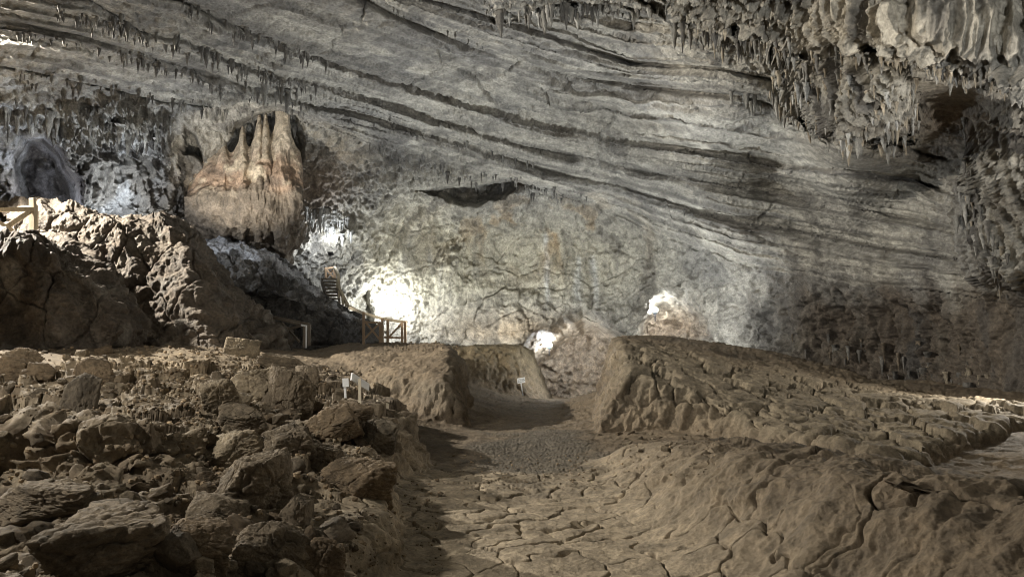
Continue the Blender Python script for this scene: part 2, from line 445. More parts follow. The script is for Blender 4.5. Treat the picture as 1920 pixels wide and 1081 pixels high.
drip = (np.exp(-((PX - 1026 - 5 * w1) / 5) ** 2) * sstep(425, 450, PY) * sstep(590, 540, PY) + .8 * (np.exp(-((PX - 1085 - 8 * w1) / 6) ** 2) + np.exp(-((PX - 1112 - 8 * w1) / 5) ** 2)) * sstep(470, 490, PY) * sstep(590, 550, PY) + .5 * sstep(.1, .4, st) * ell(PX, PY, 800, 490, 60, 60))
col = mixc(col, (.50, .50, .47), np.clip(drip, 0, 1) * .85)
col = mixc(col, (0.33, 0.23, 0.12), ell(PX, PY, 1010, 440, 160, 60) * sstep(.05, .4, cn2) * .8)
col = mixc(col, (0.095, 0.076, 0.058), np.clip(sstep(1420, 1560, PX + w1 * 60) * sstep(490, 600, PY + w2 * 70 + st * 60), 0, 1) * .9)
col = mixc(col, (.15, .125, .10), np.clip(ell(PX, PY, 1790, 220, 70, 60) * 1.2, 0, 1))
col = mixc(col, (0.38, 0.345, 0.28), ell(PX, PY, 1700, 30, 320, 90))
col = mixc(col, (0.25, 0.19, 0.12), np.clip(ell(PX, PY, 960, 620, 130, 40) + ell(PX, PY, 1260, 600, 60, 40) * .6, 0, 1) * .8)
col = mixc(col, (0.07, 0.066, 0.062), sstep(.12, .5, st) * (0.45 + .5 * DR) * (1 - .6 * calm))
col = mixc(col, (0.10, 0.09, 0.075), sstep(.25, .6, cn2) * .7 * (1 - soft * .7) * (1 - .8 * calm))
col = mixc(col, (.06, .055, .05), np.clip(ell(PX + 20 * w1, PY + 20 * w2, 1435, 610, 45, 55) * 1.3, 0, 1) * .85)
col = mixc(col, (.27, .205, .145), RC * sstep(950, 990, PX) * sstep(1350, 1320, PX) * np.where(PX > 1205, .75 * sstep(560, 625, PY + 20 * w1), .55))
col = np.clip(col, .03, .75)
F = grid_faces(*shp)
wall_line = np.interp(PX, [-1500,40,300,620,860,1000,1250,1500,1800,3400], [250,250,225,270,330,345,420,500,545,700])
isw = (PY > wall_line).ravel()[F[:, 0]]
def part_mesh(name, V, F, col):
    used = np.unique(F); remap = np.full(len(V), -1, np.int32); remap[used] = np.arange(len(used))
    return np_mesh(name, V[used], remap[F], col[used])
Vf = P2.reshape(-1, 3); cf = col.reshape(-1, 3)
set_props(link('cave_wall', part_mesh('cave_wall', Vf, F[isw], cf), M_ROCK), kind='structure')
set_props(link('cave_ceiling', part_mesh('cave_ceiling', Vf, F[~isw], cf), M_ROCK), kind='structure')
print('shell', time.time() - T0)

def shell_hit(px, py):
    """nearest built shell vertex for a photograph pixel"""
    d = ray(px, py); d = d / np.linalg.norm(d)
    a = math.atan2(d[0], d[1]); e = math.asin(d[2])
    j = int(np.argmin(np.abs(az - a))); i = int(np.argmin(np.abs(el - e)))
    return P2[i, j].copy()

# ------------------------------------------------------------------ ground
GC = [(0,0,0),(0,3,0),(0,6,0),(.2,9,-.02),(.1,12,-.06),(0,16,-.2),(.6,20,-.3),(.8,24,-.4),(.6,28,-.47),(1.8,31,-.9),(2.5,36,-1.4),(3,42,-1.6),
 (-1,4.5,.03),(-.9,7,.0),(-1.3,10,.0),(-1.9,13,.1),(-2.6,16,.25),
 (-3,19,.75),(-4.5,21,1.1),(-6,24,1.3),(-8,28,1.45),(-2,34,1.3),(-6,33,1.5),(-9,36,1.6),
 (1.0,5,.02),(1.2,8,.0),(1.2,11,.0),(1.4,13,.05),(2.0,6.0,.16),(3.2,5.0,.42),(3.4,6.6,.40),(2.5,7.8,.20),(2.4,10,.08),(3.0,12,.12),
 (4.6,7.4,.22),(5.5,8.2,.10),(7,8,.15),(6.5,10.5,.15),(9,11.5,.2),(12,12,.5),(5,4,.7),(8,5,.8),
 (6,22,1.2),(9,20,.4),(10,17,.3),(12,16,.5),(9,26,.5),(14,22,.5),(6,30,.3),
 (-3,4,.5),(-5,5,.7),(-3,7,.45),(-4,9,.65),(-6,9,.9),(-5,12,1.0),(-7,13,1.3),(-9,13,1.4),(-7,16,1.45),(-4.5,15,.8),(-4,17.5,.8),(-10,10,1.2),(-12,16,1.6),(-8,19,1.5),(-14,20,1.8),(-14,27,2.0),
 (0,-3,0),(0,-10,.4),(-8,-6,.8),(8,-6,.9),(-14,4,1.2),(14,4,1.0),(0,-20,1)]
ground_base = rbf([(a, b * .8) for a, b, c in GC], [c for a, b, c in GC], 1.0)
R_POLY = [(1.55,13.6),(1.75,15.5),(2.1,18),(2.5,21),(3.2,24),(5.5,25),(8,22),(9.4,18),(10.6,15),(9.6,13.2),(8.3,12.2),(6.6,10.7),(5.2,9.3),(4.5,8.7),(3.95,9.0),(3.5,10.4),(3.3,12.0),(2.8,13.0),(2.2,13.3)]
R_TOP = rbf([(1.8,14),(2.2,18),(3,23),(2.6,13.4),(3.4,12.2),(4,9.3),(4.6,8.9),(5.3,9.6),(6.6,11),(8.3,12.5),(9.6,13.5),(10.4,15),(8.8,17),(7.6,19),(5.6,22),(4,19),(5,15),(3.5,15.5),(6,12.5),(7,15)],
            [1.28,1.74,1.86,.98,.62,.34,.30,.31,.36,.38,.40,.44,.55,1.06,1.66,1.62,.86,1.18,.46,.62], .5)
L_POLY = [(-.95,15.2),(-.85,17),(-1.0,20),(-1.6,24),(-3,26),(-6,27),(-7,24),(-5.4,20.5),(-3.9,17.8),(-2.5,16.2),(-1.6,15.4)]
L_TOP = rbf([(-1.1,15.8),(-1.05,18),(-1.3,22),(-3,25),(-6,26),(-5.5,21),(-3.5,18),(-2.2,16.5),(-2.3,20),(-4,22)], [.95,1.42,1.56,1.6,1.6,1.3,1.05,.80,1.40,1.5], .5)
F_POLY = [(-4,27.8),(-1.4,27.8),(.6,28.6),(1.3,29.6),(1.6,31.5),(1.4,34),(.6,40),(-12,42),(-12,29.5),(-7,28.6)]
A_POLY = [(-.98,4.2),(-1.0,6.0),(-1.12,7.6),(-1.5,8.6),(-1.25,9.6),(-1.45,11.5),(-2.0,13.6),(-2.6,14.6),(-4.2,15),(-6,14.6),(-8,12),(-7,8),(-6,5),(-4.5,2.6),(-2.2,2.4)]
A_TOP = rbf([(-1.2,4.5),(-1.2,7.5),(-1.6,9.5),(-1.7,12),(-2.4,14),(-4.2,14.6),(-6,13),(-8,12),(-6.5,8),(-4.5,5),(-3,3),(-3,7),(-4,10),(-2.2,10.4),(-2.2,8),(-2.2,5.5)],
            [.34,.48,.55,.68,.74,1.05,1.2,1.25,1.0,.70,.60,.62,.86,.66,.60,.52], .5)
B_POLY = [(-7.5,4.9),(-5.2,5.3),(-4,5.75),(-3.1,5.75),(-2.65,5.95),(-2.5,6.6),(-2.65,8),(-3.2,9.6),(-5,10.5),(-8,10)]
B_TOP = rbf([(-6,5.4),(-4,5.8),(-2.8,6.1),(-2.7,8),(-4,8.5),(-6,9.5),(-5,7)], [.98,1.02,.96,.82,.93,1.05,.98], .5)
CREST = [(1.7,10.2),(2.05,8.6),(2.2,7.0),(2.3,5.8),(2.5,4.7),(2.8,3.8),(3.2,2.2)]
def H(x, y, full=False):
    x = np.asarray(x, float); y = np.asarray(y, float)
    q = np.stack([x, y, np.zeros_like(x)], -1).reshape(-1, 3)
    n1 = fbm(q, .8, 4, 201).reshape(x.shape); n2 = fbm(q, .8, 4, 211).reshape(x.shape)
    xw, yw = x + n1 * .20, y + n2 * .30
    z = ground_base(np.stack([x, y * .8], -1)).reshape(x.shape)
    masks = {}
    # far bank
    m = sstep(-.25, 1.1, polysd(xw, yw, F_POLY)); z = z + (np.maximum(1.42 + .02 * n1, z) - z) * m; masks['far'] = m
    m = sstep(-.1, .75, polysd(xw, yw, L_POLY)); m = m * sstep(0, .9, np.maximum(m, .0) + .0)
    z = z + (np.maximum(L_TOP(np.stack([x, y], -1)).reshape(x.shape), z) - z) * m; masks['left'] = m
    sdr = polysd(xw, yw, R_POLY)
    wd = np.interp(x, [2, 3.4, 4.2, 9], [.75, .45, .16, .16])
    m = sstep(-.1, 1, sdr / wd); z = z + (np.maximum(R_TOP(np.stack([x, y], -1)).reshape(x.shape), z) - z) * m; masks['right'] = m
    m = sstep(-.1, .34, polysd(xw, yw, A_POLY)); z = z + (np.maximum(A_TOP(np.stack([x, y], -1)).reshape(x.shape), z) - z) * m; masks['rub'] = m
    sdb = polysd(xw, yw, B_POLY)
    mb = sstep(-.05, .26, sdb); z = z + (np.maximum(B_TOP(np.stack([x, y], -1)).reshape(x.shape), z) - z) * mb; masks['step'] = mb * sstep(1.6, .5, sdb)
    dc = np.full(x.shape, 9.0)
    for (x0, y0), (x1, y1) in zip(CREST[:-1], CREST[1:]):
        tt = np.clip(((xw - x0) * (x1 - x0) + (yw - y0) * (y1 - y0)) / ((x1 - x0) ** 2 + (y1 - y0) ** 2), 0, 1)
        dc = np.minimum(dc, np.hypot(xw - x0 - tt * (x1 - x0), yw - y0 - tt * (y1 - y0)))
    side = x - np.interp(y, [2.2,3.8,4.7,5.8,7.0,8.6,10.2], [3.2,2.8,2.5,2.3,2.2,2.05,1.7])
    z = z + np.interp(y, [2, 5, 8, 10.2, 11], [.48, .48, .44, .25, 0]) * np.exp(-(dc / np.where(side < 0, .62, 1.25)) ** 2)
    z = z + .05 * n1 + .10 * masks['rub'] * n2
    if full: return z, masks
    return z

gaz = np.radians(grade([(-180,-52,36),(-52,-38,110),(-38,38,1060),(38,52,110),(52,180,36)]))
caz = gaz[::6] if gaz[::6][-1] == gaz[-1] else np.append(gaz[::6], gaz[-1])
rr = np.geomspace(.4, 48, 900)
CA, CR = np.meshgrid(caz, rr, indexing='ij')
cz = H(CR * np.sin(CA), CR * np.cos(CA))
e_ = np.arctan2(cz - 1.7, CR)
em = np.maximum.accumulate(e_, axis=1)
ds = np.diff(em, axis=1) + .12 * np.abs(np.diff(e_, axis=1)) + .05 * np.diff(np.log(CR), axis=1) * np.clip(6 / CR[:, 1:], .12, 1)
ds *= np.where(e_[:, 1:] < math.radians(-21), .1, 1)
sig = 9; kx = np.arange(-27, 28); kw = np.exp(-(kx / sig) ** 2 / 2); kw /= kw.sum()
pad = np.pad(ds, ((27, 27), (0, 0)), 'edge'); ds = sum(kw[a] * pad[a:a + len(caz)] for a in range(55))
ds = np.concatenate([np.zeros((len(caz), 1)), np.cumsum(ds, 1)], 1); ds /= ds[:, -1:]
NR = 760
samp = np.stack([np.interp(np.linspace(0, 1, NR), ds[a], rr) for a in range(len(caz))])
GR = np.stack([np.interp(gaz, caz, samp[:, j]) for j in range(NR)])           # NR x NA
GX, GY = GR * np.sin(gaz), GR * np.cos(gaz)
GZ, MK = H(GX, GY, True)
P = np.stack([GX, GY, GZ], -1); gs = GX.shape
n = grid_normals(P); n *= np.where(n[..., 2:] < 0, -1, 1)
steep = 1 - np.clip(n[..., 2], 0, 1)
Pf = P.reshape(-1, 3)
flat2 = Pf * np.array([1, 1, 0], f32)
wx = np.stack([fbm(Pf, 1.7, 3, 221), fbm(Pf, 1.7, 3, 223), fbm(Pf, 1.7, 3, 227)], -1)
lump = fbm(Pf, .9, 4, 231).reshape(gs); fine = fbm(Pf, 5, 4, 237, gain=.6).reshape(gs)
run = fbm(Pf, 2.6, 3, 241, (1, 1, .18), .6, True).reshape(gs)
rdg = fbm(Pf, 1.6, 4, 243, gain=.6, ridged=True).reshape(gs)
near_c = sstep(11.5, 9.5, GY + 1.2 * lump) * sstep(2.3, 1.3, np.abs(GX - .25)) * sstep(-5, 0, GY)
mr = MK['right']
right_c = np.clip(mr * sstep(20.5, 16.5, GY + .9 * GX * .2 + 1.5 * lump), 0, 1)
rub = MK['rub'] * (1 - near_c)
_, e1, id1 = worley(flat2 + wx * .26, 2.1, 301, dim=2)
e1 = e1.reshape(gs)
_, e2, id2 = worley(Pf + wx * .22, 1.55, 307, (1.1, .8, 1))
e2 = e2.reshape(gs); id2 = id2.reshape(gs)
_, e3, id3 = worley(Pf + wx * .16, 1.9, 311, (1, 1, 1.4))
e3 = e3.reshape(gs); id3 = id3.reshape(gs)
gravel = sstep(.25, .75, np.clip(np.exp(-((GX - .15 - .02 * GY) / .95) ** 2) * np.exp(-((GY - 12.2) / 3.2) ** 2) * 1.3 + .5 * lump, 0, 1))
far_gravel = np.exp(-((GX - .4) / 1.2) ** 2) * np.exp(-((GY - 19) / 4) ** 2)
crk = sstep(.0, 1, e1 / (.03 + .07 * np.clip(.5 + noise(flat2, .8, 255).reshape(gs), 0, 1))); crk2 = sstep(0, .09, e2); crk3 = sstep(0, .09, e3)
cmod = np.clip(.75 + 1.2 * noise(flat2, .9, 251).reshape(gs), .0, 1)
pathm = sstep(1.5, .9, np.abs(GX - .1)) * sstep(-2, 1, GY) * sstep(26, 20, GY)
dsp = .07 * lump * (1 - .75 * pathm) * (1 - .5 * near_c) + .018 * fine + .03 * (1 - near_c) * (1 - .7 * pathm) * fbm(Pf, 3.2, 5, 263, gain=.65, ridged=True).reshape(gs)
dsp += -.10 * (1 - crk) * near_c * cmod + near_c * (.004 * sstep(0, .3, e1) + .02 * (id1.reshape(gs) - .5))
dsp += right_c * (-.20 * (1 - crk2) + .02 * sstep(0, .3, e2) + .15 * (id2 - .5) + .06 * rdg)
dsp += rub * (-.15 * (1 - crk3) + .28 * (id3 - .5) + .10 * rdg + .02 * fine)
sidem = sstep(.15, .5, steep)
dsp += sidem * (.13 * run * (1 - .6 * right_c) + .09 * rdg)
berm = np.exp(-((GX - 2.8) / 1.5) ** 2) * sstep(11, 8.5, GY) * (1 - pathm)
qr = Pf @ np.array([[.8, -.6, 0], [.6, .8, 0], [0, 0, 1]], f32)
dsp += berm * (.11 * fbm(qr, 1.0, 4, 261, (.38, 1.3, 1), .55, True).reshape(gs) + .05 * rdg)
_, e4, id4 = worley(qr + wx * .25, .9, 313, (.6, 1.3, 1))
dsp += berm * (-.10 * (1 - sstep(0, .05, e4.reshape(gs))) * np.clip(2.2 * noise(flat2, .6, 253).reshape(gs), 0, 1) + .03 * (id4.reshape(gs) - .5))
dsp += gravel * .022 * noise(Pf, 26, 271).reshape(gs)
dsp += (.06 * MK['left'] + .16 * MK['far']) * rdg * (1 - right_c)
dsp += sstep(13, 18, GY) * .06 * fbm(Pf, 2.2, 5, 265, gain=.65, ridged=True).reshape(gs)
dsp *= np.clip(GR / 3.5, .15, 1)
P = P + n * dsp[..., None]
cn = fbm(Pf, .5, 4, 281).reshape(gs); cn2 = fbm(Pf, 3, 4, 287).reshape(gs)
col = np.empty(gs + (3,), f32); col[:] = (.165, .13, .09)
col = mixc(col, (.115, .09, .063), sstep(-.2, .5, cn))
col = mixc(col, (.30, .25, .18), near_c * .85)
col = mixc(col, (.195, .165, .118), right_c * .75)
col = mixc(col, (.20, .165, .118), rub * sstep(-.3, .3, cn2) * .85)
col = mixc(col, (.085, .075, .06), gravel * .85)
col = mixc(col, (.11, .09, .065), far_gravel * .6)
col = mixc(col, (.27, .21, .135), np.exp(-((GX + 6.6) / 1.8) ** 2 - ((GY - 13.5) / 2.2) ** 2) * .8)
col = mixc(col, (.19, .165, .125), MK['left'] * sidem * .6)
col = mixc(col, (.24, .195, .12), MK['far'] * .7)
col = mixc(col, (.115, .09, .062), np.clip(berm * 1.1, 0, 1) * .8)
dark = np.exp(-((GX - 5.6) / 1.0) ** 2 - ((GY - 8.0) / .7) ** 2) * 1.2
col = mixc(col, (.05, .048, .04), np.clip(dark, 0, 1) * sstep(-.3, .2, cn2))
col *= (1 + .22 * cn2)[..., None]
col = np.clip(col, .02, .7)
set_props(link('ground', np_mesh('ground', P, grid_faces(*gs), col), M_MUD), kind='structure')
GV = P
print('ground', time.time() - T0)

def ground_hit(px, py):
    """where the line of sight through a photograph pixel meets the built ground"""
    d = ray(px, py)
    j = int(np.argmin(np.abs(gaz - math.atan2(d[0], 1))))
    c = GV[:, j]; rxy = np.hypot(c[:, 0], c[:, 1]); e = np.arctan2(c[:, 2] - 1.7, rxy)
    te = math.atan2(d[2], math.hypot(d[0], 1))
    hit = np.nonzero(e >= te)[0]
    i = hit[0] if len(hit) else len(c) - 1
    return c[i].copy()

def ground_z(x, y):
    j = int(np.argmin(np.abs(gaz - math.atan2(x, y)))); c = GV[:, j]
    rxy = np.hypot(c[:, 0], c[:, 1]); o = np.argsort(rxy)
    return float(np.interp(math.hypot(x, y), rxy[o], c[o, 2]))

# ------------------------------------------------------------------ lofted rock masses
def loft(name, rows, nu, nv, disp, colour, mat=M_ROCK, fade=None):
    G = np.asarray(rows, float)                       # rows x columns x 3
    G = catmull(catmull(G, nv, 0), nu, 1)
    n = grid_normals(G); c = G.mean((0, 1))
    tocam = CAM - G
    n *= np.where(((n * tocam).sum(-1).mean()) < 0, -1, 1)
    q = G.reshape(-1, 3)
    d = disp(q).reshape(G.shape[:2])
    if fade is not None: d = d * np.interp(np.linspace(0, 1, nv), *fade)[:, None]
    G = G + n * d[..., None]
    return link(name, np_mesh(name, G, grid_faces(nv, nu), colour(q)), mat)

def rowpx(pts):
    return [at(*p) for p in pts]

def bank_disp(q):
    sl = q @ np.array([[1, 0, 0], [0, 1, 0], [.55, 0, 1]], float)            # ribs leaning to the right
    _, e, i = worley(q + np.stack([fbm(q, 1.2, 3, 401)] * 3, -1) * .25, 1.0, 403, (1, 1, .7))
    return .34 * fbm(q, .5, 4, 411) + .55 * fbm(sl, .42, 3, 415, (1, 1, .2), .55, True) + .10 * (i - .5) - .10 * (1 - sstep(0, .06, e)) \
        - .14 * fbm(q, 2.2, 4, 419, gain=.6, ridged=True)
def bank_col(q):
    c = np.empty((len(q), 3), f32); c[:] = (.135, .115, .094)
    c = mixc(c, (.085, .07, .056), sstep(-.2, .4, fbm(q, .6, 4, 421)))
    return np.clip(mixc(c, (.22, .205, .18), sstep(.1, .5, fbm(q, 1.1, 4, 425)) * .7), .03, .7)
bx = [-260, -60, 30, 100, 160, 212, 232, 240]
front_rows = [
 rowpx([(x, 700, Y) for x, Y in zip(bx, [14.4,14.6,14.8,15,15.2,15.4,16.4,18.2])]),
 rowpx([(x, y, Y) for x, y, Y in zip(bx, [655,652,650,652,655,655,655,650], [14.5,14.8,15,15.2,15.4,15.5,16.5,18.3])]),
 rowpx([(x, y, Y) for x, y, Y in zip([-260,-60,30,100,165,222,236,246], [580,580,580,585,600,618,622,620], [14.7,15,15.2,15.3,15.4,15.4,16.5,18.3])]),
 rowpx([(x, y, Y) for x, y, Y in zip([-260,-60,30,95,150,205,225,240], [500,500,505,520,540,572,585,590], [15.0,15.3,15.5,15.6,15.7,15.8,16.7,18.4])]),
 rowpx([(x, y, Y) for x, y, Y in zip([-260,-60,30,80,125,175,200,230], [462,460,462,470,490,525,545,560], [15.4,15.8,16.0,16.1,16.2,16.3,17.0,18.5])]),
 rowpx([(x, y, Y) for x, y, Y in zip([-260,-60,30,75,120,165,195,220], [445,440,440,446,462,500,520,545], [17.5,18,18.3,18.5,18.6,18.6,18.7,19])]),
 rowpx([(x, y, Y) for x, y, Y in zip([-260,-60,30,75,120,165,195,220], [450,446,446,450,470,505,525,550], [21,21,21,21,21,21,21,21])]),
]
set_props(loft('rock_ledge', front_rows, 340, 300, bank_disp, bank_col), kind='structure')
bluff_rows = [
 rowpx([(x, 720, Y) for x, Y in zip([20,110,190,260,330,400,450,505,540], [18.6,18.6,18.6,18.6,18.8,19.2,20,21,23])]),
 rowpx([(x, y, Y) for x, y, Y in zip([20,110,190,260,330,400,450,505,540], [645,645,648,650,645,640,635,635,630], [18.8,18.8,18.8,18.8,19,19.4,20.2,21.2,23.2])]),
 rowpx([(x, y, Y) for x, y, Y in zip([20,110,190,245,310,395,440,480,510], [550,550,560,580,585,575,590,610,612], [19.3,19.3,19.2,19.3,19.4,19.6,20.6,21.6,23.6])]),
 rowpx([(x, y, Y) for x, y, Y in zip([20,105,175,235,300,385,425,450,470], [460,462,475,490,500,510,545,575,590], [19.5,19.6,19.7,19.8,19.9,20.2,21,22,24])]),
 rowpx([(x, y, Y) for x, y, Y in zip([15,95,165,225,285,350,400,425,440], [412,414,420,432,442,452,495,540,565], [19.9,20,20.2,20.3,20.4,20.8,21.4,22.4,24.2])]),
 rowpx([(x, y, Y) for x, y, Y in zip([0,80,150,215,280,335,385,410,430], [399,396,400,410,425,432,470,520,550], [21,21.2,21.3,21.5,21.7,22,22.4,23,24.6])]),
 rowpx([(x, y, Y) for x, y, Y in zip([0,80,150,215,280,335,385,410,430], [415,420,440,465,475,480,500,540,560], [23.5,23.5,23.5,23.5,23.7,24,24.6,25.4,26])]),
 rowpx([(x, y, Y) for x, y, Y in zip([0,80,150,215,280,335,385,410,430], [520,520,520,520,530,540,560,600,620], [28,28,28,28,28,28,28,28,28])]),
]
set_props(loft('rock_bank', bluff_rows, 420, 360, bank_disp, bank_col), kind='structure')

def crop_disp(q):
    return .45 * fbm(q, .45, 4, 431) + .30 * fbm(q, .9, 4, 435, (1, 1, 1.6), .6, True) + .10 * fbm(q, 2.6, 4, 437, gain=.65) \
        - .12 * (1 - sstep(0, .1, worley(q, .9, 439)[1]))
def crop_col(q):
    c = np.empty((len(q), 3), f32); c[:] = (.10, .095, .09)
    lit_cap = sstep(-.1, .15, q[:, 2] - np.interp(q[:, 0], [-12.5, -9, -6], [5.2, 4.6, 2.6]) + .5 * fbm(q, .8, 3, 449))
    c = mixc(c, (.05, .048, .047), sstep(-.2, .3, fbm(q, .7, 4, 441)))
    c = mixc(c, (.42, .43, .46), lit_cap * .85)  # bluish-white back light along the crest, put into the colour
    return np.clip(mixc(c, (.30, .30, .31), sstep(.40, .75, fbm(q, .8, 4, 447)) * .7), .03, .7)
ox = [370, 430, 490, 550, 610, 655, 690, 702]
crop_rows = [
 rowpx([(x, 700, Y) for x, Y in zip(ox, [25,25,25,25,25.4,26,27,28.5])]),
 rowpx([(x, 636, Y) for x, Y in zip(ox, [25.2,25.2,25.2,25.2,25.6,26.2,27.2,28.7])]),
 rowpx([(x, y, Y) for x, y, Y in zip(ox, [600,595,590,592,600,606,614,622], [25.8,25.8,26,26.2,26.4,27,27.6,29])]),
 rowpx([(x, y, Y) for x, y, Y in zip([370,430,490,545,600,645,676,690], [540,532,540,555,575,590,602,615], [26,26,26,26,26.4,27,27.8,29.4])]),
 rowpx([(x, y, Y) for x, y, Y in zip([370,425,480,535,585,630,660,680], [495,490,500,522,555,575,592,608], [26.8,26.8,26.8,27,27.4,28,28.6,30])]),
 rowpx([(x, y, Y) for x, y, Y in zip([370,420,470,520,565,612,640,660], [460,455,466,490,525,560,580,600], [28,28,28,28.2,28.6,29.2,30,31])]),
 rowpx([(x, y, Y) for x, y, Y in zip([370,420,470,520,565,612,640,660], [470,463,472,495,530,566,586,606], [31,31,31.5,32,32,32,32,32.5])]),
]
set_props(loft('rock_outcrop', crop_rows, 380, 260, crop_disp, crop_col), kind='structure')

# golden formation with spires standing high on the left wall
def gold_disp(q):
    return .24 * fbm(q, .9, 4, 451) + .22 * fbm(q, 1.6, 3, 455, (1, 1, .25), .6, True) + .06 * fbm(q, 4, 3, 459)
def gold_col(q):
    c = np.empty((len(q), 3), f32); c[:] = (.36, .262, .19)
    c = mixc(c, (.25, .19, .145), sstep(-.3, .3, fbm(q, .8, 3, 461, (1, 1, 2))))
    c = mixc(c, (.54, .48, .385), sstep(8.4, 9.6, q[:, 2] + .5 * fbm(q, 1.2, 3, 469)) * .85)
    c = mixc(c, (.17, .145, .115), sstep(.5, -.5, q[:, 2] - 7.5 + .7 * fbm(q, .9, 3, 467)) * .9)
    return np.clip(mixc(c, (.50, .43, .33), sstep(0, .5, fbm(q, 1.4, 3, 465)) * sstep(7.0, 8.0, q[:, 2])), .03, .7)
gx = [352, 385, 405, 420, 432, 446, 455, 463, 475, 486, 491, 498, 505, 513, 520, 530, 540, 545, 552, 562, 568]
gy = [345, 300, 290, 264, 284, 268, 236, 272, 268, 216, 252, 214, 254, 246, 198, 180, 192, 246, 268, 292, 340]
gb = [b_ + 6 for b_ in [395, 398, 402, 404, 405, 405, 406, 406, 407, 407, 407, 406, 406, 405, 405, 404, 402, 400, 398, 395, 390]]
gold_rows = []
for fr, dY in ((-.5, 2.6), (-.3, .9), (-.15, -.4), (.0, -.85), (.3, -1.1), (.55, -.75), (.8, -.45), (.93, -.2), (1.0, 0.0), (.93, .35), (.5, .9), (0, 1.2)):
    gold_rows.append(rowpx([(461 + (x - 461) * (1 - .0 * fr), b + (y - b) * fr, 28.6 + dY * (1 - .25 * abs(x - 461) / 110)) for x, y, b in zip(gx, gy, gb)]))
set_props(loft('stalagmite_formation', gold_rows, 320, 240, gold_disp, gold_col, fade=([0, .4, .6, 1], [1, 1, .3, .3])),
          'golden brown rock formation crowned with stalagmite spires high on the left wall', 'stalagmite formation')

# ------------------------------------------------------------------ boulders
def cube_sphere(k):
    V, Fs = [], []
    a = np.tan(np.linspace(-1, 1, k + 1) * math.pi / 4)
    for ax in range(3):
        for s_ in (-1, 1):
            u, v = np.meshgrid(a, a); w = np.full_like(u, s_)
            p = np.zeros(u.shape + (3,)); p[..., ax] = w; p[..., (ax + 1) % 3] = u if s_ > 0 else -u; p[..., (ax + 2) % 3] = v
            base = sum(len(x) for x in V); V.append(p.reshape(-1, 3)); Fs.append(grid_faces(k + 1, k + 1) + base)
    V = np.concatenate(V); V /= np.linalg.norm(V, axis=1, keepdims=True)
    Fs = np.concatenate(Fs)
    key = np.round(V * 1e5).astype(np.int64); _, first, inv = np.unique(key, axis=0, return_index=True, return_inverse=True)
    return V[first], inv.reshape(-1)[Fs]

def rock_mesh(name, seed, k=24, tint=(.27, .24, .185), planes=13, rough=.05, cracks=0.0, round_=.9):
    """an angular block: the inside of a random set of planes, with worn edges and a rough skin"""
    r = np.random.default_rng(seed)
    V, Fq = cube_sphere(k)
    nn = r.normal(size=(planes, 3)); nn /= np.linalg.norm(nn, axis=1, keepdims=True)
    nn = np.concatenate([nn, np.eye(3), -np.eye(3)]); hh = np.concatenate([r.uniform(.72, 1.0, planes), np.full(6, .95)])
    dots = np.clip(V @ nn.T, .05, None)
    rad = hh / dots
    p = 34
    rad = (rad ** -p).sum(1) ** (-1 / p)
    X = V * rad[:, None]
    off = seed * 3.1
    Q = X + off
    d = rough * (.5 * fbm(Q, 7, 3, 515, gain=.7) + .9 * fbm(Q, 1.3, 4, 501) + .9 * fbm(Q, 3, 5, 505, (1, 1, 1.8), .68, True))
    if cracks:
        _, e, i = worley(Q + np.stack([fbm(Q, 2.2, 3, 507), fbm(Q, 2.2, 3, 509), fbm(Q, 2.2, 3, 510)], -1) * .12, 1.25, seed)
        d = d - cracks * .8 * (1 - sstep(0, .07, e)) + cracks * .8 * (i - .5)
    X = X * (1 + d)[:, None]
    c = np.empty((len(X), 3), f32); c[:] = tint
    c = mixc(c, np.array(tint) * .62, sstep(-.1, .45, fbm(Q, 1.2, 3, 511)))
    c = mixc(c, np.array(tint) * 1.25, sstep(.15, .5, fbm(Q, 2.3, 3, 513)) * .6)
    return np_mesh(name, X, Fq, np.clip(c, .02, .7))

GREY, BROWN, PALE = (.188, .153, .110), (.175, .132, .086), (.26, .215, .152)
def boulder(px, py, w, h, label, seed, tint=GREY, tilt=(0, 0, 0), k=40, depth=.8, cracks=0.0, sink=.48, rough=.09, name='boulder', Y=None, group=None, planes=11):
    """px,py: foot of the boulder in the photograph; w,h its size there in pixels"""
    p = ground_hit(px, py) if Y is None else at(px, py, Y)
    m = p[1] / FOC
    sx, sz = w * m / 2 * 1.08, h * m / 2 * (1 + sink) * 1.06
    me = rock_mesh(name, seed, k, tint, planes, rough, cracks)
    o = link(name, me, M_STONE)
    o.scale = (sx, max(sx * depth, sz * .6), sz)
    o.rotation_euler = tilt
    o.location = (p[0], p[1] + o.scale[1] * .55, p[2] + sz * (1 - 2 * sink * .8) * .92)
    return set_props(o, label, 'rock', group)

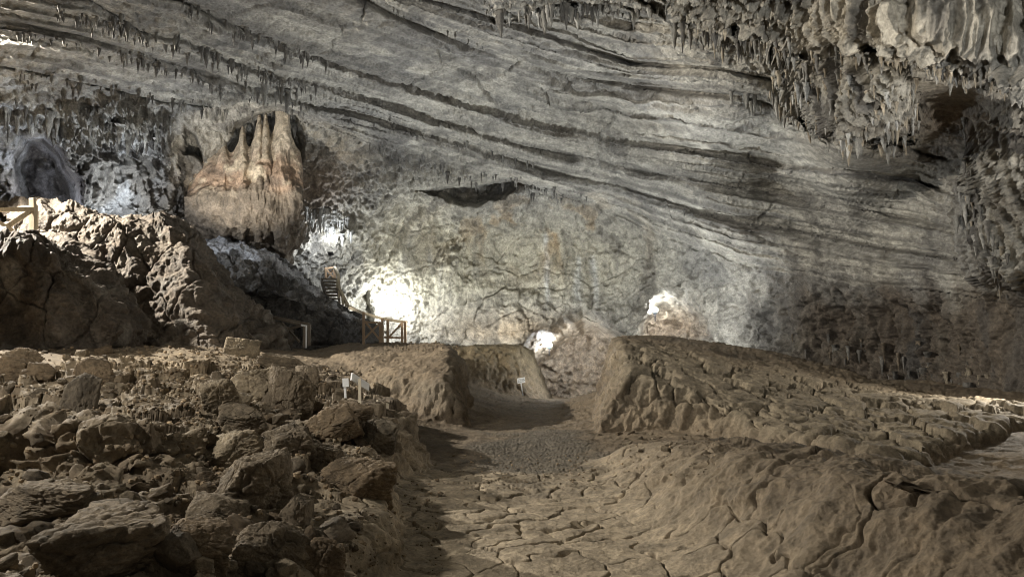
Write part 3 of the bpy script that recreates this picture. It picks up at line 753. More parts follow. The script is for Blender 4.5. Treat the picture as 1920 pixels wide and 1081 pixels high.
BIG = [
 (460, 948, 140, 92, 'rounded grey boulder split by one deep crack in the lower left rubble', GREY, (.1, -.1, .3), .14),
 (430, 872, 125, 62, 'long pale topped block lying left of the split boulder row', PALE, (.05, -.22, .1), .06),
 (530, 850, 95, 58, 'flat fractured block behind the split boulder', GREY, (.0, .14, .6), .14),
 (140, 762, 58, 62, 'dark upright boulder standing on the left rubble edge', (.12, .10, .075), (.1, .2, .4), .05),
 (163, 716, 66, 40, 'smooth rounded boulder below the shadowed rock ledge', BROWN, (.0, .2, .2), .02),
 (22, 702, 70, 44, 'brown boulder at the left frame edge below the ledge', BROWN, (0, .2, .1), .05),
 (75, 704, 44, 24, 'small brown stone slab beside the left edge boulder', BROWN, (0, .1, .5), .05),
 (400, 772, 68, 50, 'pointed pale block on the lower edge of the sandy patch', PALE, (.2, -.3, .3), .06),
 (470, 748, 95, 58, 'big pale cracked block in the middle of the upper rubble', PALE, (.1, .1, .2), .12),
 (530, 762, 78, 66, 'grey cracked block leaning against the big pale block', GREY, (.2, .25, .7), .13),
 (440, 800, 88, 42, 'low cracked slab below the pointed pale block', GREY, (.1, .12, .5), .12),
 (520, 700, 84, 34, 'long grey boulder lying on top of the rubble crest', GREY, (.1, .18, .2), .07),
 (575, 722, 44, 36, 'round grey boulder at the right end of the rubble crest', GREY, (0, .1, .6), .06),
 (450, 668, 56, 34, 'pale boulder at the foot of the rock bank', PALE, (0, .1, .2), .06),
 (395, 645, 40, 24, 'small boulder tucked under the rock bank', BROWN, (0, .1, .9), .06),
 (615, 818, 110, 46, 'wide brown layered block left of the two white signs', BROWN, (.1, -.15, .2), .10),
 (698, 832, 60, 44, 'dark jagged block at the rubble edge below the signs', (.16, .135, .10), (.1, .15, .4), .15),
 (660, 792, 60, 22, 'stone slab that the tilted sign stands behind', BROWN, (.05, .1, .2), .10),
 (590, 880, 92, 48, 'angular block between split boulder and muddy step', GREY, (.1, .2, .4), .11),
 (660, 925, 130, 62, 'muddy flat topped block on the edge above the path', BROWN, (.05, .05, .2), .09),
 (175, 1075, 215, 105, 'large dark slab in the bottom left corner', GREY, (.1, -.18, .3), .10),
 (400, 1000, 120, 60, 'dark slab lying in the front rubble below the split boulder', GREY, (.0, .25, .4), .09),
 (500, 1060, 130, 75, 'split slab leaning right near the bottom of the rubble', GREY, (.1, .5, .3), .11),
 (330, 1060, 120, 62, 'brown slab beside the large dark corner slab', BROWN, (.1, .2, .6), .09),
 (590, 1075, 90, 60, 'brown block at the bottom next to the path edge', BROWN, (.1, .3, .3), .09),
 (545, 985, 60, 52, 'small grey boulder right of the split boulder', GREY, (.1, .3, .2), .08),
 (60, 965, 150, 50, 'flat dark slab at the left edge of the front rubble', GREY, (.05, .1, .2), .09),
]
for i, (px, py, w, h, lab, tint, tilt, cr) in enumerate(BIG):
    boulder(px, py, w, h, lab, 20 + i, tint, tilt, 56 if w > 60 else 36, cracks=cr)

# stones one could count, scattered over the rubble
protos = [rock_mesh('stone', 90 + i, 16, tuple(np.array((GREY, BROWN, PALE, GREY, BROWN)[i % 5]) * random.uniform(.65, 1.2)), 7 + i % 6, .09) for i in range(14)]
for me in protos: me.materials.append(M_STONE)
zones = [((330, 760), (690, 830), 46, (9, 26), 'pale stone lying on the upper left rubble', 'stones on the upper left rubble'),
         ((20, 650), (230, 740), 34, (9, 30), 'brown stone scattered below the shadowed rock ledge', 'stones below the rock ledge'),
         ((250, 640), (330, 560), 0, (5, 10), '', ''),
         ((380, 830), (660, 1075), 60, (12, 42), 'grey stone in the dark front rubble', 'stones in the front rubble'),
         ((0, 860), (360, 1075), 46, (12, 40), 'dark stone in the lower left corner rubble', 'stones in the lower left corner'),
         ((560, 740), (735, 840), 26, (8, 20), 'small stone on the rubble edge near the signs', 'stones near the signs')]
def scatter(n, box, size, label, group, cat='stone'):
    (x0, y0), (x1, y1) = box
    for _ in range(n):
        px, py = random.uniform(min(x0, x1), max(x0, x1)), random.uniform(min(y0, y1), max(y0, y1))
        w = size[0] + (size[1] - size[0]) * random.random() ** 2.2
        p = ground_hit(px, py); m = p[1] / FOC; r = w * m / 2
        if p[1] > 19 or (px > 600 and py < 800 and w > 22) or (95 < px < 350 and 770 < py < 905) or (685 < px < 745 and 740 < py < 800): continue
        o = link('stone', random.choice(protos))
        o.scale = (r, r * random.uniform(.7, 1.1), r * random.uniform(.5, .9))
        o.rotation_euler = (random.uniform(-.5, .5), random.uniform(-.5, .5), random.uniform(0, 6.3))
        o.location = (p[0], p[1], p[2] + o.scale[2] * .12)
        set_props(o, label, cat, group)
scatter(30, ((380, 690), (690, 830)), (9, 30), 'pale stone lying on the upper left rubble slope', 'stones on the upper left rubble')
scatter(34, ((10, 655), (230, 745)), (9, 30), 'brown stone scattered below the shadowed rock ledge', 'stones below the rock ledge')
scatter(30, ((380, 720), (700, 900)), (24, 60), 'grey angular block among the middle rubble', 'blocks in the middle rubble')
scatter(26, ((0, 900), (640, 1078)), (36, 90), 'dark angular block in the front rubble', 'blocks in the front rubble')
scatter(70, ((380, 840), (690, 1078)), (12, 44), 'grey stone in the dark front rubble', 'stones in the front rubble')
scatter(52, ((0, 790), (370, 1078)), (12, 44), 'dark stone in the lower left corner rubble', 'stones in the lower left corner')
scatter(26, ((560, 750), (730, 840)), (8, 20), 'small stone on the rubble edge near the signs', 'stones near the signs')
scatter(16, ((1110, 805), (1330, 850)), (6, 16), 'small clod below the right mound front', 'clods below the right mound')

# pebbles nobody could count: one object
base = rock_mesh('tmp', 5, 3, GREY, 7, .02); bv = np.empty(len(base.vertices) * 3, f32); base.vertices.foreach_get('co', bv); bv = bv.reshape(-1, 3)
bfq = np.array([list(p.vertices) for p in base.polygons]); bpy.data.meshes.remove(base)
VV, FF, CC = [], [], []
cnt = 0
for (box, n_, sz) in (((240, 640, 480, 800), 1500, (2, 9)), ((0, 650, 240, 780), 500, (2, 8)), ((330, 690, 700, 860), 900, (2, 10)),
                      ((0, 820, 700, 1080), 1500, (3, 14)), ((700, 900, 830, 1080), 160, (2, 8)), ((850, 850, 1120, 920), 260, (2, 5)), ((1150, 800, 1350, 900), 120, (2, 6)),
                      ((720, 620, 860, 660), 200, (2, 6))):
    for _ in range(n_):
        px, py = random.uniform(box[0], box[2]), random.uniform(box[1], box[3])
        p = ground_hit(px, py); r = (sz[0] + (sz[1] - sz[0]) * random.random() ** 3) * p[1] / FOC / 2
        a = random.uniform(0, 6.28); sc = np.array([1, random.uniform(.6, 1), random.uniform(.5, .9)]) * r
        q = bv * sc; q = q @ np.array([[math.cos(a), math.sin(a), 0], [-math.sin(a), math.cos(a), 0], [0, 0, 1]])
        VV.append(q + p + [0, 0, sc[2] * .4]); FF.append(bfq + cnt); cnt += len(bv)
        t_ = random.choice((GREY, BROWN, PALE, (.30, .23, .15))); CC.append(np.tile(np.array(t_) * random.uniform(.7, 1.15), (len(bv), 1)))
set_props(link('pebbles', np_mesh('pebbles', np.concatenate(VV), np.concatenate(FF), np.concatenate(CC), False), M_STONE), kind='stuff')
print('rocks', time.time() - T0)

# ------------------------------------------------------------------ stalactites
def stalactite_mesh(seed, tint):
    r = np.random.default_rng(seed)
    ns, nr = 9, 16
    tt = np.linspace(0, 1, nr)
    rad = (1 - tt) ** .8 * .5 * (1 + .25 * np.sin(tt * r.uniform(12, 22) + r.uniform(0, 6)) * (1 - tt)) + .02
    a = np.linspace(0, 2 * np.pi, ns, endpoint=False)
    lob = 1 + .25 * np.sin(a * 2 + r.uniform(0, 6)) + .15 * np.sin(a * 3 + r.uniform(0, 6))
    cx = r.uniform(-.15, .15) * tt ** 2; cy = r.uniform(-.1, .1) * np.sin(tt * 5)
    V = np.stack([rad[:, None] * lob * np.cos(a) + cx[:, None], rad[:, None] * lob * np.sin(a) + cy[:, None], np.repeat(-tt[:, None], ns, 1)], -1)
    col = np.empty((nr * ns, 3), f32); col[:] = tint
    me = np_mesh('stalactite', V.reshape(-1, 3), grid_faces(nr, ns, True), col)
    me.materials.append(M_ROCK); return me
S_GREY = [stalactite_mesh(i, (.24, .235, .215)) for i in range(3)]
S_DARK = [stalactite_mesh(10 + i, (.14, .135, .125)) for i in range(3)]
S_PALE = [stalactite_mesh(20 + i, (.40, .395, .37)) for i in range(3)]
S_TAN = [stalactite_mesh(30 + i, (.30, .26, .20)) for i in range(3)]
def hang(line, n, lpx, kinds, label, group, ratio=(.16, .3), jit=8):
    xs = [p[0] for p in line]; ys = [p[1] for p in line]
    for _ in range(n):
        px = random.uniform(xs[0], xs[-1]); py = float(np.interp(px, xs, ys)) + random.uniform(-jit, jit)
        p = shell_hit(px, py); dist = np.linalg.norm(p - CAM); m = dist / FOC
        ln = (lpx[0] + (lpx[1] - lpx[0]) * random.random() ** 1.8) * m; w = ln * random.uniform(*ratio) + .03
        o = link('stalactite', random.choice(random.choice(kinds)))
        o.scale = (w, w, ln); o.rotation_euler = (random.uniform(-.04, .04), random.uniform(-.04, .04), random.uniform(0, 6.3))
        v = (CAM - p) / dist
        o.location = p + v * w * .35 + np.array([0, 0, ln * .12])
        set_props(o, label, 'stalactite', group)
hang([(905,14),(930,22),(1000,16),(1100,18),(1250,10)], 30, (14, 52), (S_GREY, S_DARK, S_PALE), 'grey stalactite hanging at the top centre of the ceiling', 'stalactites at the top centre')
hang([(1260,40),(1330,62),(1450,80),(1480,95)], 22, (14, 44), (S_GREY, S_DARK), 'dark stalactite under the brown drapery right of centre', 'stalactites under the brown drapery')
hang([(1440,175),(1480,215),(1560,250),(1640,262),(1720,258)], 34, (16, 52), (S_PALE, S_GREY, S_TAN), 'pale stalactite on the lower fringe of the right hanging mass', 'stalactites of the right hanging mass')
hang([(1470,100),(1560,120),(1650,140),(1720,150)], 22, (16, 54), (S_PALE, S_GREY, S_TAN), 'pale stalactite in the upper rows of the right hanging mass', 'upper stalactites of the right mass')
hang([(1600,100),(1700,108),(1780,132),(1860,152),(1920,180)], 26, (12, 36), (S_TAN, S_GREY), 'tan stalactite fringing the upper right overhang', 'stalactites of the upper right overhang')
hang([(180,5),(272,62),(350,78),(427,113),(520,140)], 30, (10, 40), (S_DARK, S_GREY), 'dark stalactite hanging along the upper left ledge', 'stalactites along the upper left ledge')
hang([(430,140),(520,165),(600,175)], 18, (14, 42), (S_GREY, S_DARK), 'thin stalactite above the golden formation', 'stalactites above the golden formation')
hang([(700,222),(860,268),(1020,318)], 16, (6, 22), (S_GREY, S_DARK), 'small stalactite under the central bedding ledge', 'stalactites under the central ledge')
hang([(10,225),(80,215),(150,230),(300,240)], 26, (14, 46), (S_PALE, S_GREY), 'whitish stalactite over the small left hollow', 'stalactites over the left hollow')
hang([(575,400),(610,405),(655,415)], 12, (14, 44), (S_PALE,), 'white floodlit stalactite above the wooden stairs', 'floodlit stalactites above the stairs')
hang([(690,5),(750,25),(820,52),(900,85)], 14, (4, 14), (S_GREY, S_DARK), 'tiny straw stalactite beside the long dark ceiling joint', 'straw stalactites by the ceiling joint', (.1, .16), 4)
hang([(1360,170),(1400,182),(1480,205)], 8, (16, 40), (S_PALE, S_GREY), 'slim white stalactite on the right ceiling ledge', 'slim stalactites on the right ceiling')
hang([(1810,380),(1840,470),(1900,480)], 14, (14, 40), (S_GREY, S_DARK), 'dark stalactite low on the right wall', 'stalactites low on the right wall')
hang([(1700,690),(1760,700),(1850,705)], 16, (14, 44), (S_DARK, S_TAN), 'brown drip on the dark lower right wall', 'drips on the lower right wall')

FV, FF2, FC = [], [], []; fcount = 0
def fringe(line, n, lpx, tints, jit=10, ratio=(.14, .3)):
    global fcount
    xs = [p[0] for p in line]; ys = [p[1] for p in line]
    srcs = S_GREY + S_DARK + S_PALE
    for _ in range(n):
        px = random.uniform(xs[0], xs[-1]); py = float(np.interp(px, xs, ys)) + random.uniform(-jit, jit)
        p = shell_hit(px, py); dist = np.linalg.norm(p - CAM); m = dist / FOC
        ln = (lpx[0] + (lpx[1] - lpx[0]) * random.random() ** 2) * m; w = ln * random.uniform(*ratio) + .02
        me = random.choice(srcs); v = np.empty(len(me.vertices) * 3, f32); me.vertices.foreach_get('co', v); v = v.reshape(-1, 3)
        v = v * [w, w, ln] + p + (CAM - p) / dist * w * .3 + [0, 0, ln * .15]
        f = grid_faces(16, 9, True) + fcount; fcount += len(v)
        FV.append(v); FF2.append(f); FC.append(np.tile(np.array(random.choice(tints)) * random.uniform(.7, 1.2), (len(v), 1)))
TG, TD, TP, TT = (.22, .215, .20), (.135, .13, .12), (.36, .36, .345), (.28, .245, .19)
fringe([(100,20),(272,75),(427,120),(600,165)], 110, (8, 26), (TG, TD))
fringe([(338,5),(408,38),(505,72),(615,122)], 70, (8, 30), (TG, TD))
fringe([(30,60),(233,110),(427,165),(570,205)], 90, (6, 22), (TG, TD))
fringe([(30,140),(300,195),(560,235)], 90, (8, 26), (TG, TD), 16)
fringe([(0,220),(150,225),(330,250)], 90, (8, 34), (TG, TP, TD), 22)
fringe([(680,275),(860,322),(1000,350),(1100,380)], 80, (6, 26), (TG, TD), 14)
fringe([(905,10),(1000,15),(1180,25),(1260,15)], 70, (8, 30), (TG, TD, TP), 12)
fringe([(1250,50),(1450,90),(1600,110)], 100, (8, 34), (TG, TD, TT), 20)
fringe([(1440,150),(1560,200),(1720,210)], 130, (8, 36), (TG, TP, TT), 50)
fringe([(1600,95),(1780,130),(1920,175)], 80, (8, 26), (TT, TG), 10)
fringe([(1280,390),(1450,425),(1620,460),(1800,490)], 90, (5, 16), (TG, TD), 5)
fringe([(1810,260),(1850,420),(1900,560)], 60, (10, 40), (TG, TD, TT), 60)
fringe([(1480,700),(1700,720),(1860,730)], 90, (8, 40), (TD, (.14, .115, .085)), 80)
fringe([(570,405),(610,410),(660,425)], 50, (8, 30), (TP,), 18)
fringe([(360,410),(470,420),(570,415)], 60, (8, 26), ((.25, .19, .14), (.33, .26, .19)), 12)
set_props(link('stalactite_fringe', np_mesh('stalactite_fringe', np.concatenate(FV), np.concatenate(FF2), np.concatenate(FC)), M_ROCK), kind='stuff')

# ------------------------------------------------------------------ wooden things
def bar_geo(a, b, w, h, up=(0, 0, 1)):
    a, b = Vector(a), Vector(b); d = (b - a); L = d.length; d.normalize()
    u = Vector(up)
    if abs(d.dot(u)) > .95: u = Vector((0, 1, 0))
    s_ = d.cross(u).normalized(); u = s_.cross(d).normalized()
    V = []
    bev = min(w, h) * .12
    for c, k_ in ((a, 0), (a, 1), (b, 1), (b, 0)):
        off = d * (0 if (c is a and k_ == 0) else bev if c is a else -bev if k_ == 1 else 0)
        q = 1 - (.24 if k_ == 0 else 0) * .6
        V += [c + off + s_ * (sx * w / 2 * q) + u * (sy * h / 2 * q) for sx, sy in ((-1, -1), (1, -1), (1, 1), (-1, 1))]
    F = [[0, 1, 2, 3][::-1], [12, 13, 14, 15]]
    for r_ in range(3):
        for k_ in range(4):
            i, j = r_ * 4 + k_, r_ * 4 + (k_ + 1) % 4
            F.append([i, j, j + 4, i + 4])
    return [tuple(v) for v in V], F

def bar(name, a, b, w, h, mat, parent, up=(0, 0, 1)):
    o_ = Vector(parent.location) if parent else Vector((0, 0, 0))
    V, F = bar_geo(Vector(a) - o_, Vector(b) - o_, w, h, up)
    me = bpy.data.meshes.new(name); me.from_pydata(V, [], F); me.update()
    return link(name, me, mat, parent)

def bars(name, segs, w, h, mat, parent):
    o_ = Vector(parent.location); V, F = [], []
    for a, b in segs:
        v, f = bar_geo(Vector(a) - o_, Vector(b) - o_, w, h); F += [[i + len(V) for i in q] for q in f]; V += v
    me = bpy.data.meshes.new(name); me.from_pydata(V, [], F); me.update()
    return link(name, me, mat, parent)

V3 = lambda px, py, Y: Vector(at(px, py, Y))
# fence on the left ledge
fe = empty('wooden_fence', V3(62, 462, 18.6), 'pale wooden fence with crossed braces on the high ledge at the left edge', 'fence')
bar('post', V3(63, 466, 18.6), V3(61, 372, 18.6), .12, .12, M_WOOD, fe)
bar('post', V3(67, 430, 19.2), V3(66, 384, 19.2), .08, .10, M_WOOD, fe)
bar('post', V3(-135, 466, 17.6), V3(-137, 368, 17.6), .12, .12, M_WOOD, fe)
bar('rail', V3(-140, 396, 17.55), V3(64, 392, 18.55), .06, .10, M_WOOD, fe)
bar('brace', V3(-70, 480, 17.9), V3(57, 396, 18.5), .05, .11, M_WOOD, fe)
bar('brace', V3(-120, 330 + 15, 17.5), V3(60, 455, 18.42), .05, .11, M_WOOD, fe)
# stairs and their railing
st = empty('wooden_staircase', V3(624, 566, 30.5), 'dark wooden steps climbing behind the black rock outcrop', 'staircase')
for i in range(8):
    f = i / 7
    l = V3(618 - 14 * f, 566 - 43 * f, 30.3 + 2.2 * f); r = V3(636 - 5 * f, 566 - 43 * f, 30.3 + 2.2 * f)
    bar('tread', l, r, .34, .07, M_WOODD, st)
bar('stringer', V3(617, 572, 30.2), V3(603, 527, 32.6), .07, .24, M_WOODD, st)
bar('stringer', V3(637, 572, 30.2), V3(632, 527, 32.6), .07, .24, M_WOODD, st)
sr = empty('stair_railing', V3(636, 570, 30.3), 'pale handrail curving down beside the dark wooden steps', 'railing')
hp = [(627, 501, 32.6), (634, 515, 32), (636, 542, 31), (652, 573, 30.3), (666, 580, 30.2)]
for a, b in zip(hp[:-1], hp[1:]): bar('handrail', V3(*a), V3(*b), .12, .12, M_WOOD, sr)
for a, b in (((636, 570, 30.4), (636, 546, 30.9)), ((643, 572, 30.3), (642, 556, 30.6)), ((649, 575, 30.3), (648, 566, 30.3)), ((632, 545, 31.6), (634, 518, 31.9))):
    bar('post', V3(*a), V3(*b), .09, .09, M_WOOD, sr)
sg = empty('landing_gate', V3(619, 522, 32.8), 'orange brown wooden barrier with crossed braces at the top of the steps', 'barrier')
bar('post', V3(611, 524, 32.8), V3(611, 502, 32.8), .08, .08, M_WOODO, sg)
bar('post', V3(628, 524, 32.8), V3(627, 501, 32.8), .10, .10, M_WOODO, sg)
bar('rail', V3(609, 503, 32.8), V3(629, 501, 32.8), .06, .08, M_WOODO, sg)
bar('brace', V3(612, 521, 32.85), V3(626, 505, 32.85), .05, .07, M_WOODO, sg)
bar('brace', V3(612, 505, 32.78), V3(626, 521, 32.78), .05, .07, M_WOODO, sg)
# fence at the foot of the stairs
ff = empty('wooden_fence', V3(716, 650, 26.0), 'brown wooden fence with crossed braces before the bright floodlit wall', 'fence')
top = [(655, 576, 26.4), (682, 587, 26.0), (716, 597, 26.0), (760, 604, 26.2)]
for a, b in zip(top[:-1], top[1:]): bar('rail', V3(*a), V3(*b), .07, .10, M_WOOD, ff)
bar('rail', V3(681, 603, 25.95), V3(716, 605, 25.95), .04, .07, M_WOODO, ff)
bar('rail', V3(720, 632, 25.95), V3(757, 633, 26.15), .04, .07, M_WOODO, ff)
for x, y0, y1, Y in ((682, 655, 585, 26.0), (713, 655, 603, 26.0), (717, 655, 597, 25.9), (727, 650, 599, 26.0), (754, 655, 602, 26.1), (760, 655, 601, 26.2)):
    bar('post', V3(x, y0, Y), V3(x, y1, Y), .085, .085, M_WOODO, ff)
for a, b in (((684, 634, 26.05), (712, 605, 26.05)), ((684, 602, 26.1), (712, 636, 26.1)), ((729, 632, 26.05), (753, 606, 26.15))):
    bar('brace', V3(*a), V3(*b), .04, .065, M_WOODO, ff)
pk = empty('wooden_planks', V3(912, 652, 31.5), 'pale wooden planks lying on top of the far mud bank', 'planks')
bar('plank', V3(872, 653, 31.2), V3(955, 648, 32.2), .18, .05, M_WOOD, pk)
bar('plank', V3(885, 648, 32.4), V3(950, 645, 33), .18, .05, M_WOOD, pk)
# grey fence in front of the dark outcrop
gf = empty('wooden_fence', V3(575, 648, 22.5), 'weathered grey fence end in front of the black rock outcrop', 'fence')
bar('post', V3(570, 652, 22.3), V3(571, 611, 22.3), .07, .07, M_WOODD, gf)
bar('post', V3(574, 652, 22.2), V3(574.5, 610, 22.2), .03, .05, M_WHITE, gf)
bar('post', V3(580, 648, 22.9), V3(580, 608, 22.9), .09, .09, M_WOODD, gf)
bar('rail', V3(505, 592, 24), V3(581, 608, 22.9), .05, .08, M_WOODD, gf)
bar('rail', V3(500, 592, 23.6), V3(566, 609, 22.4), .05, .07, M_WOODD, gf)
bar('rail', V3(565, 609, 22.35), V3(575, 611, 22.25), .05, .05, M_WHITE, gf)
bar('brace', V3(530, 620, 23.2), V3(566, 610, 22.4), .04, .07, M_WOODD, gf)
bar('brace', V3(528, 605, 23.2), V3(561, 640, 22.6), .04, .07, M_WOODD, gf)

# signs
def sign(name, label, base_px, Y, post_top, corners, post_mat, board_mat, post_w=.05, text=False, lean=0.0):
    """corners: left-top, right-top, left-bottom pixel of the board; lean: extra depth of the board's right end"""
    b = V3(*base_px, Y); root = empty(name, b, label, 'sign')
    bar('post', b - Vector((0, 0, .12)), V3(*post_top, Y), post_w, post_w, post_mat, root)
    lt, rt, lb = V3(*corners[0], Y - .05), V3(*corners[1], Y - .05 + lean), V3(*corners[2], Y - .05)
    r_ = rt - lt; dn = lb - lt
    if lean: dn.y = -(r_.x * dn.x + r_.z * dn.z) / r_.y
    nn = r_.cross(dn).normalized()
    if nn.y > 0: nn = -nn
    th = .025; V = []
    off = Vector((0, .1, 0)) if lean else Vector((0, 0, 0))
    for d in (0, th):
        V += [lt - nn * d - b, lt + r_ - nn * d - b, lt + r_ + dn - nn * d - b, lt + dn - nn * d - b]
    F = [(0, 1, 2, 3), (7, 6, 5, 4), (0, 4, 5, 1), (1, 5, 6, 2), (2, 6, 7, 3), (3, 7, 4, 0)]
    me = bpy.data.meshes.new('board'); me.from_pydata([tuple(v) for v in V], [], F); me.update()
    bo = link('board', me, board_mat, root)
    if text:
        V, F = [], []
        r = random.Random(3)
        for row in (.2, .42, .66):
            x = .12
            while x < .85:
                w = r.uniform(.06, .16)
                q = [lt + r_ * (x + dx) + dn * (row + dy) + nn * .004 - b for dx, dy in ((0, 0), (w, 0), (w, .13), (0, .13))]
                F.append(tuple(range(len(V), len(V) + 4))); V += [tuple(v) for v in q]; x += w + .05
        me = bpy.data.meshes.new('lettering'); me.from_pydata(V, [], F); me.update()
        link('lettering', me, M_INK, bo)
    return root
gp = ground_hit(676, 764); SY = float(gp[1])
sign('sign_post', 'white board tilted back on a slim post at the rubble edge', (675, 768), SY, (674.5, 709), [(661, 698), (693, 719), (661, 711.5)], M_CREAM, M_WHITE, .036, lean=.32)
sign('sign_post', 'small white upright board on a white post left of the tilted board', (649, 752), SY + .9, (646, 709), [(641.5, 709), (653, 708.5), (642.5, 725)], M_WHITE, M_WHITE, .032)
sign('sign_post', 'cream board low behind the jagged block at the rubble edge', (716, 782), SY + .25, (716, 754), [(708, 749), (729, 756), (708.5, 759)], M_METAL, M_CREAM, .05, lean=.2)
gp = ground_hit(981, 738)
sign('sign_post', 'small white lettered sign on a leaning post before the far mud bank', (981, 738), float(gp[1]), (976, 712), [(969.5, 709), (984, 706.5), (970.5, 719)], M_WHITE, M_WHITE, .05, text=True)

# ------------------------------------------------------------------ floodlights and added fill lamps
M_LENS = emit_mat('lit lamp glass', (1, .97, .9), 60)
M_LENSW = emit_mat('warm lit lamp glass', (1, .78, .5), 25)
def floodlight(label, pos, target, size, energy, colour, spot=None, lens=M_LENS, radius=.08, blend=.6):
    pos = Vector(pos); d = (Vector(target) - pos).normalized()
    root = empty('floodlight', pos, label, 'floodlight')
    q = d.to_track_quat('Z', 'Y').to_matrix()
    def box(name, x, y, z0, z1, taper, mat, shift=0):
        V = []
        for z, k_ in ((z0, taper), (z1, 1)):
            V += [tuple(q @ Vector((sx * x * k_, sy * y * k_ + shift, z))) for sx, sy in ((-1, -1), (1, -1), (1, 1), (-1, 1))]
        F = [(3, 2, 1, 0), (4, 5, 6, 7), (0, 1, 5, 4), (1, 2, 6, 5), (2, 3, 7, 6), (3, 0, 4, 7)]
        me = bpy.data.meshes.new(name); me.from_pydata(V, [], F); me.update(); return link(name, me, mat, root)
    box('housing', size, size * .75, -size * .8, 0, .55, M_METAL)
    box('lens', size * .86, size * .62, .002, size * .06, 1, lens)
    bar('bracket', pos + q @ Vector((0, 0, -size * .4)), pos + q @ Vector((0, 0, -size * .4)) - Vector((0, 0, size * 2)), size * .25, size * .25, M_METAL, root)
    L = bpy.data.lights.new('lamp', 'SPOT' if spot else 'POINT'); L.energy = energy; L.color = colour; L.shadow_soft_size = radius
    if spot: L.spot_size = math.radians(spot); L.spot_blend = blend
    lo = bpy.data.objects.new('lamp', L); C.objects.link(lo); lo.parent = root
    lo.location = d * (size * .12 + .04); lo.rotation_euler = d.to_track_quat('-Z', 'Y').to_euler()
    return root
def globe(label, pos, energy, colour, r=.12):
    pos = Vector(pos); root = empty('floodlight', pos, label, 'floodlight')
    V, Fq = cube_sphere(10)
    m = emit_mat('glowing lamp', colour, energy / (4 * math.pi ** 2 * r * r))
    m.node_tree.nodes['Principled BSDF'].inputs['Base Color'].default_value = (.8, .8, .8, 1)
    link('bulb', np_mesh('bulb', V * r, Fq), m, root)
    bar('bracket', pos - Vector((0, 0, r * .9)), pos - Vector((0, 0, r * 4)), .05, .05, M_METAL, root)
    V2 = [(math.cos(a) * r * .7, math.sin(a) * r * .7, z) for z in (-r * 1.5, -r * .75) for a in np.linspace(0, 6.283, 12, endpoint=False)]
    me = bpy.data.meshes.new('socket'); me.from_pydata(V2, [], [(k_, (k_ + 1) % 12, 12 + (k_ + 1) % 12, 12 + k_) for k_ in range(12)]); me.update()
    link('socket', me, M_METAL, root)
COOL, NEUT, WARM, GOLD = (.90, .95, 1.0), (.955, .985, .985), (1, .92, .79), (1, .72, .45)
LIGHTS = 1.0
def FL(label, pos, target, size, energy, colour, **kw): return floodlight(label, pos, target, size, energy * LIGHTS, colour, **kw)
def off_wall(px, py, gap):
    p = shell_hit(px, py); d = CAM - p
    return p + d / np.linalg.norm(d) * gap
globe('lit floodlight glaring inside the low rock arch', off_wall(1029, 645, 1.3), 330, NEUT, .15)
globe('lit floodlight under the small rock arch on the right', off_wall(1226, 579, 1.1), 170, NEUT, .14)
FL('added hidden fill lamp behind the top of the right mound washing the back wall', at(1225, 655, 29.5), at(1280, 480, 35), .12, 1500, NEUT, spot=140, radius=.15)  # added fill that brightens the right part of the back wall
FL('added fill lamp hidden inside the arch behind the right mound', at(1140, 690, 38.2), at(1075, 670, 43), .13, 260, WARM, spot=150, radius=.15)  # extra unseen lamp put in to light the arch interior
FL('floodlight standing behind the brown fence and facing the wall', off_wall(722, 600, 1.7), shell_hit(737, 566), .13, 800, NEUT, radius=.1)
FL('floodlight on the ground below the pale back wall', off_wall(905, 652, 4.5), at(930, 480, 38.5), .12, 2500, NEUT, spot=150, radius=.15)
FL('floodlight hidden behind the stairs under the white stalactites', off_wall(618, 470, 1.5), shell_hit(628, 440), .13, 300, COOL, radius=.1)
FL('warm floodlight beyond the fence on the left ledge', at(-230, 130, 18.0), (-7.0, 14.5, 1.2), .2, 16000, WARM, lens=M_LENSW, radius=.1, spot=120, blend=.4)
FL('cool floodlight in the hollow behind the left bank', at(235, 428, 23.4), at(185, 290, 25.0), .15, 620, COOL, radius=.15)
FL('warm floodlight under the golden formation', at(335, 424, 22.9), at(480, 285, 28.5), .12, 1300, WARM, lens=M_LENSW, radius=.1, spot=62, blend=.5)
FL('floodlight behind the left mound aimed at the ceiling', (-2.4, 27.0, .9), (0, 22, 10), .2, 3000, NEUT, spot=140, radius=.2)
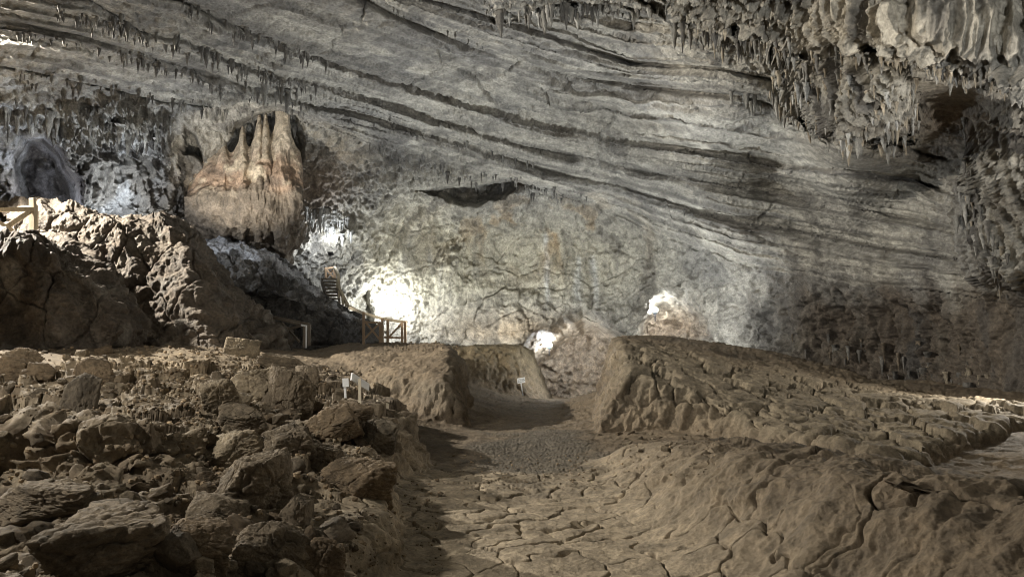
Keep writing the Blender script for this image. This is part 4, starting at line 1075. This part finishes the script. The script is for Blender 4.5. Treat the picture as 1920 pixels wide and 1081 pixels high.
FL('floodlight behind the right mound aimed at the ceiling', (4.6, 24.8, 1.3), (7, 19.0, 9), .2, 4300, NEUT, spot=112, radius=.25, blend=1.0)
FL('added hidden fill lamp in the trench behind the right mound', (3.7, 28.6, .9), (-.8, 28.0, .3), .13, 420, NEUT, spot=130, radius=.15)  # unseen lamp added to brighten the trench floor and far bank
FL('floodlight at the right wall behind the cracked mud plateau', (11.6, 15.5, 1.9), (7, 12.5, .3), .2, 1100, WARM, lens=M_LENSW, spot=140, radius=.1)
FL('floodlight at the right side aimed at the hanging mass', (9.5, 5.5, .9), (8, 11, 7), .2, 2700, (1, .94, .84), lens=M_LENSW, spot=85, radius=.15)
FL('floodlight behind the visitor path aimed at the near ceiling', (3.0, -4, 2.6), (4.0, 7.5, 10), .2, 4600, NEUT, spot=88, radius=.4)
FL('dim bluish floodlight inside the far left hollow', at(75, 402, 24.6), at(85, 300, 28), .12, 70, (.85, .85, 1), radius=.1)
FL('added unseen fill lamp high at the left aimed at the rubble', (-8.5, 2.5, 6.2), (-3, 9, .6), .2, 2600, (1, .93, .82), spot=95, radius=.25)  # added fill, out of view, lifts the rubble tops
# ------------------------------------------------------------------ world, camera, render
W = bpy.data.worlds.new('World'); bpy.context.scene.world = W; W.use_nodes = True
W.node_tree.nodes['Background'].inputs['Color'].default_value = (0, 0, 0, 1)
cd = bpy.data.cameras.new('camera'); co = bpy.data.objects.new('camera', cd); C.objects.link(co)
co.location = CAM; co.rotation_euler = (math.radians(90) + PITCH, 0, 0)
cd.sensor_width = 36; cd.lens = 36 * FOC / 1920; cd.clip_end = 500; cd.clip_start = .05
sc = bpy.context.scene; sc.camera = co
sc.view_settings.view_transform = 'Standard'; sc.view_settings.look = 'None'; sc.view_settings.exposure = 0.3; sc.view_settings.gamma = 1
sc.render.engine = 'CYCLES'
sc.cycles.use_denoising = True
sc.cycles.filter_width = 1.0
sc.cycles.max_bounces = 4; sc.cycles.diffuse_bounces = 3; sc.cycles.glossy_bounces = 2
sc.cycles.sample_clamp_indirect = 4
print('done', time.time() - T0)
